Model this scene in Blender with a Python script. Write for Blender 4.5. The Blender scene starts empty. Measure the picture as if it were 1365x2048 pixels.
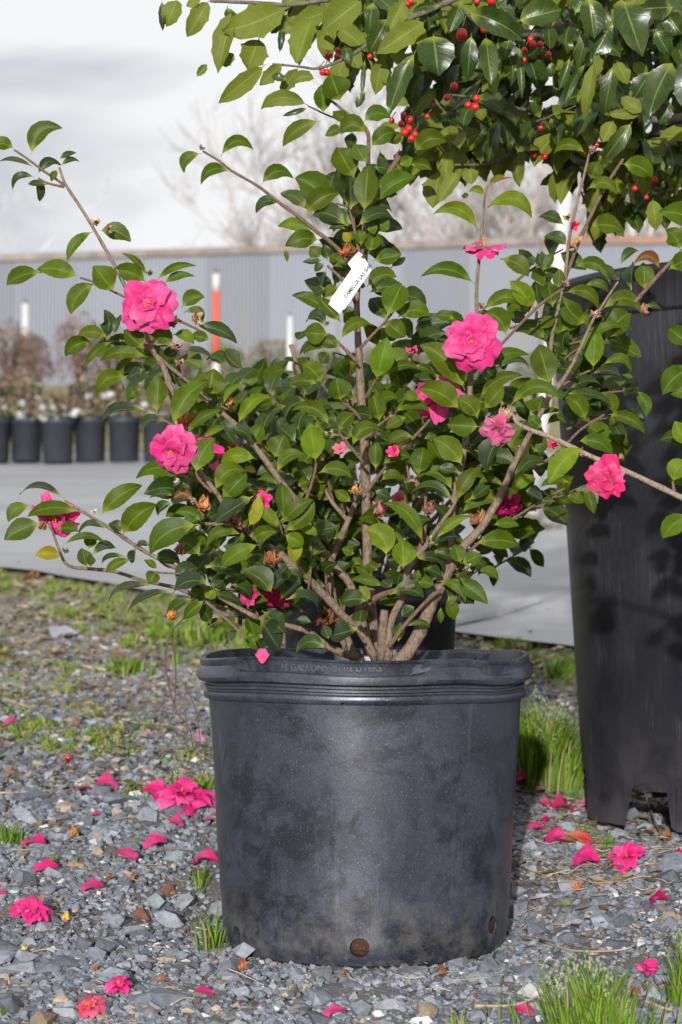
import bpy, math, random
import numpy as np
from mathutils import Vector, Matrix
R = random.Random(7)
rng = np.random.default_rng(11)
sc = bpy.context.scene
COL = sc.collection
rad = math.radians

# ------------------------------------------------------------------ camera
CZ, FPX, PITCH = 0.485, 4100.0, math.atan(146 / 4100)
cam_d = bpy.data.cameras.new('camera')
cam = bpy.data.objects.new('camera', cam_d)
COL.objects.link(cam)
cam.location = (0, 0, CZ)
cam.rotation_euler = (math.pi / 2 + PITCH, 0, 0)
cam_d.sensor_fit = 'VERTICAL'
cam_d.sensor_height = 36.0
cam_d.sensor_width = 24.0
cam_d.lens = FPX / 2048 * 36
cam_d.clip_start, cam_d.clip_end = 0.05, 1500
cam_d.dof.use_dof = True
cam_d.dof.focus_distance = 2.68
cam_d.dof.aperture_fstop = 8.5
sc.camera = cam

# ------------------------------------------------------------------ light
SUN_EL, SUN_AZ = rad(11.5), rad(-7)        # from behind the camera, a little left
world = bpy.data.worlds.new('World')
sc.world = world
world.use_nodes = True
wt = world.node_tree
wn = wt.nodes
bg = wn['Background']
sky = wn.new('ShaderNodeTexSky')
sky.sky_type = 'NISHITA'
sky.sun_disc = False
sky.sun_elevation = SUN_EL
sky.sun_rotation = math.pi - SUN_AZ
tc = wn.new('ShaderNodeTexCoord')
mp = wn.new('ShaderNodeMapping')
mp.inputs['Scale'].default_value = (1.0, 1.0, 2.2)
nz = wn.new('ShaderNodeTexNoise')
nz.inputs['Scale'].default_value = 4.2
nz.inputs['Detail'].default_value = 6
nz.inputs['Roughness'].default_value = 0.5
nz.inputs['Distortion'].default_value = 0.4
cr = wn.new('ShaderNodeValToRGB')
cr.color_ramp.elements[0].position = 0.34
cr.color_ramp.elements[0].color = (6.4, 6.7, 7.3, 1)
cr.color_ramp.elements[1].position = 0.51
cr.color_ramp.elements[1].color = (10.9, 10.9, 10.95, 1)
mx = wn.new('ShaderNodeMix')
mx.data_type = 'RGBA'
mx.inputs[0].default_value = 0.92
wt.links.new(tc.outputs['Generated'], mp.inputs['Vector'])
wt.links.new(mp.outputs[0], nz.inputs['Vector'])
wt.links.new(nz.outputs['Fac'], cr.inputs[0])
wt.links.new(sky.outputs[0], mx.inputs[6])
wt.links.new(cr.outputs[0], mx.inputs[7])
wt.links.new(mx.outputs[2], bg.inputs['Color'])
bg.inputs['Strength'].default_value = 0.09
sun_d = bpy.data.lights.new('sun', 'SUN')
sun_d.energy = 5.0
sun_d.angle = rad(1.0)
sun_d.color = (1.0, 0.975, 0.945)
sun = bpy.data.objects.new('sun', sun_d)
COL.objects.link(sun)
sun.location = (-1, -3, 3)
sdir = Vector((math.sin(SUN_AZ) * math.cos(SUN_EL), -math.cos(SUN_AZ) * math.cos(SUN_EL), math.sin(SUN_EL)))
sun.rotation_euler = sdir.to_track_quat('Z', 'Y').to_euler()
sc.view_settings.view_transform = 'Standard'
sc.view_settings.look = 'None'
sc.view_settings.exposure = 0
sc.view_settings.gamma = 1
sc.view_settings.use_curve_mapping = False
sc.render.engine = 'CYCLES'
sc.cycles.use_denoising = True
sc.cycles.max_bounces = 6
sc.cycles.transparent_max_bounces = 4
sc.cycles.caustics_reflective = False
sc.cycles.caustics_refractive = False

# ------------------------------------------------------------------ helpers
_f = np.array((0, math.cos(PITCH), math.sin(PITCH)))
_u = np.array((0, -math.sin(PITCH), math.cos(PITCH)))
_r = np.array((1.0, 0, 0))
CAM = np.array((0, 0, CZ))
def ray(x, y):
    return _f + (x - 682.5) / FPX * _r - (y - 1024) / FPX * _u
def at(x, y, Y):
    d = ray(x, y)
    return CAM + d * (Y / d[1])
def sstep(a, b, x):
    t = min(1, max(0, (x - a) / (b - a)))
    return t * t * (3 - 2 * t)
SLOPE = 0.1146
FLATS = [((0.0327, 2.82), .205, .42, -.006), ((.75, 3.50), .36, .62, .075), ((.051, 3.62), .17, .4, .11)]
def gz(x, y):
    z = SLOPE * (min(y, 46.0) - 2.6)
    for (c, r0, r1, h) in FLATS:
        d = math.hypot(x - c[0], y - c[1])
        if d < r1:
            z = h + (z - h) * sstep(r0, r1, d)
    return z
def gz_np(x, y):
    z = SLOPE * (np.minimum(y, 46.0) - 2.6)
    for (c, r0, r1, h) in FLATS:
        d = np.hypot(x - c[0], y - c[1])
        t = np.clip((d - r0) / (r1 - r0), 0, 1)
        t = t * t * (3 - 2 * t)
        z = h + (z - h) * t
    return z
def ground(x, y):
    d = ray(x, y)
    Y = 2.0
    while Y < 44:
        p = CAM + d * (Y / d[1])
        if p[2] <= gz(p[0], p[1]):
            break
        Y *= 1.003
    p = CAM + d * (Y / d[1])
    return np.array((p[0], p[1], gz(p[0], p[1])))

WLOC = {}
def empty(name, loc, label=None, cat=None, group=None):
    o = bpy.data.objects.new(name, None)
    o.empty_display_size = 0.02
    COL.objects.link(o)
    o.location = loc
    WLOC[o.name] = np.array(loc, float)
    return tag(o, label, cat, group)
def tag(o, label=None, cat=None, group=None, kind=None):
    if label: o['label'] = label
    if cat: o['category'] = cat
    if group: o['group'] = group
    if kind: o['kind'] = kind
    return o
def mesh(name, V, F, uv=None, col=None, smooth=True):
    """V Nx3, F list of int arrays (MxK) ; uv Nx2 and col Nx3 per vertex"""
    me = bpy.data.meshes.new(name)
    V = np.asarray(V, np.float32)
    if isinstance(F, np.ndarray): F = [F]
    F = [np.asarray(f, np.int32) for f in F if len(f)]
    loops = np.concatenate([f.ravel() for f in F])
    tot = np.concatenate([np.full(len(f), f.shape[1], np.int32) for f in F])
    st = np.concatenate([[0], np.cumsum(tot)[:-1]]).astype(np.int32)
    me.vertices.add(len(V)); me.vertices.foreach_set('co', V.ravel())
    me.loops.add(len(loops)); me.loops.foreach_set('vertex_index', loops)
    me.polygons.add(len(tot)); me.polygons.foreach_set('loop_start', st)
    me.polygons.foreach_set('loop_total', tot)
    me.polygons.foreach_set('use_smooth', np.full(len(tot), smooth, bool))
    if uv is not None:
        l = me.uv_layers.new(name='UVMap')
        l.data.foreach_set('uv', np.asarray(uv, np.float32)[loops].ravel())
    if col is not None:
        a = me.color_attributes.new('Col', 'FLOAT_COLOR', 'POINT')
        c = np.ones((len(V), 4), np.float32); c[:, :3] = col
        a.data.foreach_set('color', c.ravel())
    me.update(calc_edges=True)
    return me
def mk(name, V, F, mat, parent=None, uv=None, col=None, smooth=True, origin=None):
    V = np.asarray(V, float)
    o_ = np.array(origin, float) if origin is not None else V.mean(0)
    me = mesh(name, V - o_, F, uv, col, smooth)
    if mat: me.materials.append(mat)
    o = bpy.data.objects.new(name, me)
    COL.objects.link(o)
    WLOC[o.name] = o_
    if parent is not None:
        o.parent = parent
        o.location = o_ - WLOC[parent.name]
    else:
        o.location = o_
    return o
class Acc:
    """collects pieces into one mesh"""
    def __init__(s): s.V, s.F, s.uv, s.c, s.n = [], {}, [], [], 0
    def add(s, V, F, uv=None, c=(1, 1, 1)):
        V = np.asarray(V, float)
        if isinstance(F, np.ndarray): F = [F]
        for f in F:
            f = np.asarray(f)
            if len(f): s.F.setdefault(f.shape[1], []).append(f + s.n)
        s.V.append(V); s.n += len(V)
        s.uv.append(np.zeros((len(V), 2)) if uv is None else uv)
        s.c.append(np.broadcast_to(np.asarray(c, float), (len(V), 3)))
    def build(s, name, mat, parent=None, smooth=True, origin=None):
        return mk(name, np.concatenate(s.V), [np.concatenate(f) for f in s.F.values()], mat, parent,
                  np.concatenate(s.uv), np.concatenate(s.c), smooth, origin)
def nrm(v):
    return v / (np.linalg.norm(v) + 1e-12)
def tube(pts, rads, k=7, cap=True):
    pts = np.asarray(pts, float); n = len(pts)
    V = []; prev = None
    for i in range(n):
        t = nrm(pts[min(i + 1, n - 1)] - pts[max(i - 1, 0)])
        if prev is None:
            a = nrm(np.cross(t, (0, 1, 0.01) if abs(t[1]) < .9 else (1, 0, 0)))
        else:
            a = nrm(prev - t * np.dot(prev, t))
        prev = a
        b = np.cross(t, a)
        for j in range(k):
            q = 2 * math.pi * j / k
            V.append(pts[i] + rads[i] * (math.cos(q) * a + math.sin(q) * b))
    i, j = np.meshgrid(np.arange(n - 1), np.arange(k), indexing='ij')
    j2 = (j + 1) % k
    F = np.stack([i * k + j, i * k + j2, (i + 1) * k + j2, (i + 1) * k + j], -1).reshape(-1, 4)
    Fs = [F]
    if cap:
        V.append(pts[0]); V.append(pts[-1])
        a = n * k; jj = np.arange(k)
        Fs.append(np.concatenate([np.stack([np.full(k, a), (jj + 1) % k, jj], -1),
                                  np.stack([np.full(k, a + 1), (n - 1) * k + jj, (n - 1) * k + (jj + 1) % k], -1)]))
    return np.array(V), Fs
def spline(P, n=5):
    """Catmull-Rom through rows (any width)"""
    P = np.asarray(P, float)
    if len(P) < 2: return P
    Q = np.vstack([2 * P[0] - P[1], P, 2 * P[-1] - P[-2]])
    out = []
    for i in range(1, len(Q) - 2):
        p0, p1, p2, p3 = Q[i - 1:i + 3]
        for s in range(n):
            t = s / n
            out.append(.5 * ((2 * p1) + (-p0 + p2) * t + (2 * p0 - 5 * p1 + 4 * p2 - p3) * t * t + (-p0 + 3 * p1 - 3 * p2 + p3) * t ** 3))
    out.append(P[-1])
    return np.array(out)
def lathe(prof, segs, c=(0, 0), rmod=None, closed=False):
    n = len(prof); V = np.zeros((n, segs, 3))
    for i, (r, z) in enumerate(prof):
        for j in range(segs):
            th = 2 * math.pi * j / segs
            rr, zz = (r, z) if rmod is None else rmod(i, r, z, th)
            V[i, j] = (c[0] + rr * math.cos(th), c[1] + rr * math.sin(th), zz)
    m = n if closed else n - 1
    i, j = np.meshgrid(np.arange(m), np.arange(segs), indexing='ij')
    i2, j2 = (i + 1) % n, (j + 1) % segs
    F = np.stack([i * segs + j, i * segs + j2, i2 * segs + j2, i2 * segs + j], -1).reshape(-1, 4)
    return V.reshape(-1, 3), F
def box(x0, x1, y0, y1, z0, z1):
    V = np.array([(x, y, z) for z in (z0, z1) for y in (y0, y1) for x in (x0, x1)], float)
    F = np.array([(0, 2, 3, 1), (4, 5, 7, 6), (0, 1, 5, 4), (2, 6, 7, 3), (0, 4, 6, 2), (1, 3, 7, 5)])
    return V, F
def blob(c, r, seed=0, rough=.0, sc3=(1, 1, 1), seg=8, rings=6):
    rr = np.random.default_rng(seed)
    V = [(0, 0, -1)]
    for i in range(1, rings):
        a = math.pi * i / rings
        for j in range(seg):
            b = 2 * math.pi * (j + .5 * (i % 2)) / seg
            V.append((math.sin(a) * math.cos(b), math.sin(a) * math.sin(b), -math.cos(a)))
    V.append((0, 0, 1))
    V = np.array(V); V *= (1 + rough * rr.uniform(-1, 1, (len(V), 1)))
    F3 = [(0, 1 + (j + 1) % seg, 1 + j) for j in range(seg)]
    l = 1 + (rings - 2) * seg; top = len(V) - 1
    F3 += [(top, l + j, l + (j + 1) % seg) for j in range(seg)]
    F4 = [(1 + i * seg + j, 1 + i * seg + (j + 1) % seg, 1 + (i + 1) * seg + (j + 1) % seg, 1 + (i + 1) * seg + j)
          for i in range(rings - 2) for j in range(seg)]
    return V * r * np.array(sc3) + np.array(c), [np.array(F3), np.array(F4)]

# ------------------------------------------------------------------ materials
def M(name):
    m = bpy.data.materials.new(name); m.use_nodes = True
    nt = m.node_tree
    return m, nt, nt.nodes, nt.nodes['Principled BSDF']
def nd(nt, typ, **kw):
    n = nt.nodes.new('ShaderNode' + typ)
    for k, v in kw.items():
        if k in n.inputs: n.inputs[k].default_value = v
        else: setattr(n, k, v)
    return n
def ramp(nt, src, stops, interp='LINEAR'):
    r = nt.nodes.new('ShaderNodeValToRGB')
    r.color_ramp.interpolation = interp
    e = r.color_ramp.elements
    while len(e) < len(stops): e.new(.5)
    for k, (p, c) in enumerate(stops):
        e[k].position = p
        e[k].color = (c, c, c, 1) if isinstance(c, (int, float)) else (*c, 1)
    nt.links.new(src, r.inputs[0])
    return r.outputs[0]
def mixc(nt, fac, a, b, mode='MIX'):
    n = nt.nodes.new('ShaderNodeMix'); n.data_type = 'RGBA'; n.blend_type = mode
    for i, v in ((0, fac), (6, a), (7, b)):
        if hasattr(v, 'is_linked') or hasattr(v, 'links'): nt.links.new(v, n.inputs[i])
        elif isinstance(v, (int, float)): n.inputs[i].default_value = v if i == 0 else (v, v, v, 1)
        else: n.inputs[i].default_value = (*v, 1)
    return n.outputs[2]
def mth(nt, op, a, b=0.5, c=0.5):
    n = nt.nodes.new('ShaderNodeMath'); n.operation = op
    for i, v in enumerate((a, b, c)):
        if hasattr(v, 'links'): nt.links.new(v, n.inputs[i])
        else: n.inputs[i].default_value = v
    return n.outputs[0]
def noise(nt, scale, detail=4, rough=.55, coord='Position', stretch=(1, 1, 1), dist=0):
    t = nd(nt, 'NewGeometry' if coord == 'Position' else 'TexCoord'); m = nd(nt, 'Mapping'); m.inputs['Scale'].default_value = stretch
    n = nd(nt, 'TexNoise', Scale=scale, Detail=detail, Roughness=rough, Distortion=dist)
    nt.links.new(t.outputs[coord], m.inputs['Vector']); nt.links.new(m.outputs[0], n.inputs['Vector'])
    return n.outputs['Fac']
def bump(nt, bs, h, strength=.3, dist=.002):
    b = nd(nt, 'Bump', Strength=strength, Distance=dist)
    nt.links.new(h, b.inputs['Height']); nt.links.new(b.outputs[0], bs.inputs['Normal'])

def leaf_mat(name, top_rough, back, spec, vein, transl=.18, bl=(.13, .19, .03), sidev=.2):
    m, nt, N, bs = M(name)
    at_ = nd(nt, 'Attribute', attribute_name='Col')
    uv = nd(nt, 'UVMap'); sp = nd(nt, 'SeparateXYZ')
    nt.links.new(uv.outputs[0], sp.inputs[0])
    u, v = sp.outputs[0], sp.outputs[1]
    au = mth(nt, 'ABSOLUTE', mth(nt, 'SUBTRACT', u, .5))
    mid = ramp(nt, au, [(0.0, 1), (.014, .8), (.04, 0)])
    # side veins: slanted lines
    sv = mth(nt, 'SUBTRACT', v, mth(nt, 'MULTIPLY', au, .42))
    w = mth(nt, 'FRACT', mth(nt, 'MULTIPLY', sv, 8.5))
    side = ramp(nt, mth(nt, 'ABSOLUTE', mth(nt, 'SUBTRACT', w, .5)), [(0, 1), (.09, 0)])
    n1 = noise(nt, 60, 3, .6)
    n2 = noise(nt, 400, 2, .6)
    geo = nd(nt, 'NewGeometry')
    topc = mixc(nt, .55, at_.outputs['Color'], ramp(nt, n1, [(.3, .6), (.7, 1.35)]), 'MULTIPLY')
    basec = ramp(nt, v, [(.0, 1), (.10, .9), (.26, 0)])
    y1 = mixc(nt, mth(nt, 'MULTIPLY', basec, .75), topc, (.26, .30, .035))
    y2 = mixc(nt, mth(nt, 'MULTIPLY', mid, vein), y1, (.24, .32, .07))
    y3 = mixc(nt, mth(nt, 'MULTIPLY', side, sidev), y2, (.16, .23, .05))
    dots = ramp(nt, n2, [(.72, 0), (.76, .5)])
    y4 = mixc(nt, dots, y3, (.25, .27, .2))
    n8 = noise(nt, 95, 4, .65, dist=.5)
    y4 = mixc(nt, ramp(nt, n8, [(.70, 0), (.75, .7)]), y4, (.16, .10, .035))
    n9 = noise(nt, 22, 2, .5)
    y4 = mixc(nt, ramp(nt, n9, [(.55, 0), (.75, .22)]), y4, (.16, .17, .07))
    bk = mixc(nt, mth(nt, 'MULTIPLY', mid, .5), mixc(nt, .5, mixc(nt, .5, at_.outputs['Color'], bl), ramp(nt, n1, [(.3, .8), (.7, 1.25)]), 'MULTIPLY'), (.24, .30, .09))
    bk = mixc(nt, mth(nt, 'MULTIPLY', side, .25), bk, (.2, .27, .07))
    bf = geo.outputs['Backfacing']
    colr = mixc(nt, bf, y4, bk)
    nt.links.new(colr, bs.inputs['Base Color'])
    nt.links.new(mth(nt, 'ADD', top_rough, mth(nt, 'MULTIPLY', bf, back - top_rough)), bs.inputs['Roughness'])
    sx_ = nd(nt, 'SeparateColor'); nt.links.new(at_.outputs['Color'], sx_.inputs[0])
    nt.links.new(ramp(nt, sx_.outputs[1], [(.035, spec), (.085, spec * .24)]), bs.inputs['Specular IOR Level'])
    hgt = mth(nt, 'ADD', mth(nt, 'ADD', mth(nt, 'MULTIPLY', mid, -1.2), mth(nt, 'MULTIPLY', side, -.5)), mth(nt, 'MULTIPLY', n1, 1.2))
    bump(nt, bs, hgt, .3, .0005)
    tr = nd(nt, 'BsdfTranslucent')
    nt.links.new(mixc(nt, 1.0, colr, (1.5, 1.5, .5), 'MULTIPLY'), tr.inputs['Color'])
    ms = nd(nt, 'MixShader'); ms.inputs[0].default_value = transl
    out = N['Material Output']
    nt.links.new(bs.outputs[0], ms.inputs[1]); nt.links.new(tr.outputs[0], ms.inputs[2])
    nt.links.new(ms.outputs[0], out.inputs['Surface'])
    return m
MAT_CAM = leaf_mat('camellia_leaf', .42, .65, .34, .38, .2, sidev=.08)
MAT_HOL = leaf_mat('holly_leaf', .30, .55, .42, .45, .14, (.17, .20, .03), sidev=.14)

def bark_mat(name, a, b, sc_=90):
    m, nt, N, bs = M(name)
    n1 = noise(nt, sc_, 5, .65); n2 = noise(nt, sc_ * 4, 3, .6, stretch=(1, 1, .3))
    c = mixc(nt, n1, a, b)
    c = mixc(nt, ramp(nt, n2, [(.55, 0), (.7, .6)]), c, tuple(x * .45 for x in a))
    nt.links.new(c, bs.inputs['Base Color']); bs.inputs['Roughness'].default_value = .85
    n3 = noise(nt, sc_ * 2.2, 5, .7, stretch=(1, 1, .45), dist=.8)
    c2 = mixc(nt, ramp(nt, n3, [(.50, 0), (.62, .75)]), c, tuple(x * .35 for x in a))
    c2 = mixc(nt, ramp(nt, n3, [(.30, .6), (.38, 0)]), c2, tuple(min(1, x * 1.35) for x in b))
    nt.links.new(c2, bs.inputs['Base Color'])
    bump(nt, bs, mth(nt, 'SUBTRACT', n1, n3), .9, .0025)
    return m
MAT_BARK = bark_mat('camellia_bark', (.15, .105, .072), (.29, .205, .145))
MAT_TWIG = bark_mat('twig_bark', (.13, .075, .05), (.25, .155, .105), 200)
MAT_PALE = bark_mat('pale_twig_bark', (.24, .17, .12), (.42, .33, .25), 160)
MAT_HBARK = bark_mat('holly_bark', (.075, .062, .045), (.20, .175, .13), 60)
MAT_ROOT = bark_mat('bare_twig_bark', (.07, .05, .04), (.14, .10, .08), 200)

def col_mat(name, rough=.6, spec=.4, nsc=30, lo=.8, hi=1.2, transl=0, bmp=.2, bd=.001, flat=None):
    m, nt, N, bs = M(name)
    n1 = noise(nt, nsc, 4, .6)
    if flat is None:
        src = nd(nt, 'Attribute', attribute_name='Col').outputs['Color']
    else:
        src = nd(nt, 'RGB').outputs[0]; src.default_value = (*flat, 1)
    c = mixc(nt, 1.0, src, ramp(nt, n1, [(.3, lo), (.7, hi)]), 'MULTIPLY')
    nt.links.new(c, bs.inputs['Base Color'])
    bs.inputs['Roughness'].default_value = rough
    bs.inputs['Specular IOR Level'].default_value = spec
    if bmp: bump(nt, bs, n1, bmp, bd)
    if transl:
        tr = nd(nt, 'BsdfTranslucent'); nt.links.new(c, tr.inputs['Color'])
        ms = nd(nt, 'MixShader'); ms.inputs[0].default_value = transl
        nt.links.new(bs.outputs[0], ms.inputs[1]); nt.links.new(tr.outputs[0], ms.inputs[2])
        nt.links.new(ms.outputs[0], N['Material Output'].inputs['Surface'])
    return m
MAT_PETAL = col_mat('petal', .5, .2, 120, .82, 1.15, .32, .3, .0006)
def _petal_veins(m):
    nt = m.node_tree; bs = nt.nodes['Principled BSDF']
    src = bs.inputs['Base Color'].links[0].from_socket
    uv = nd(nt, 'UVMap'); sp = nd(nt, 'SeparateXYZ'); nt.links.new(uv.outputs[0], sp.inputs[0])
    n = noise(nt, 180, 3, .6)
    a = mth(nt, 'ADD', mth(nt, 'MULTIPLY', sp.outputs[0], 17), mth(nt, 'MULTIPLY', n, 1.6))
    w = ramp(nt, mth(nt, 'ABSOLUTE', mth(nt, 'SUBTRACT', mth(nt, 'FRACT', a), .5)), [(0, 1), (.3, 0)])
    c = mixc(nt, mth(nt, 'MULTIPLY', w, .22), src, (.50, .004, .10))
    big = noise(nt, 45, 3, .6)
    c = mixc(nt, ramp(nt, big, [(.55, 0), (.75, .38)]), c, (.85, .22, .42))
    nt.links.new(c, bs.inputs['Base Color'])
    for n_ in nt.nodes:
        if n_.type == 'BSDF_TRANSLUCENT': nt.links.new(c, n_.inputs['Color'])
_petal_veins(MAT_PETAL)
MAT_BUD = col_mat('bud', .7, .3, 300, .6, 1.3, 0, .5, .001)
MAT_GRASS = col_mat('grass_blade', .5, .3, 20, .75, 1.25, .35, 0)
MAT_BERRY, _nt, _N, _bs = M('holly_berry')
_bs.inputs['Base Color'].default_value = (.55, .012, .008, 1); _bs.inputs['Roughness'].default_value = .18
_bs.inputs['Specular IOR Level'].default_value = .6
MAT_STONE = col_mat('gravel_stone', .8, .3, 120, .72, 1.25, 0, .5, .002)
MAT_STRAW = col_mat('dry_straw', .7, .3, 60, .7, 1.2, 0, 0)
MAT_SHRUB = col_mat('shrub_foliage', .7, .2, 8, .7, 1.3, .2, 0)
MAT_TREE = col_mat('bare_tree_bark', .9, .2, 2, .7, 1.3, 0, 0)
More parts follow.
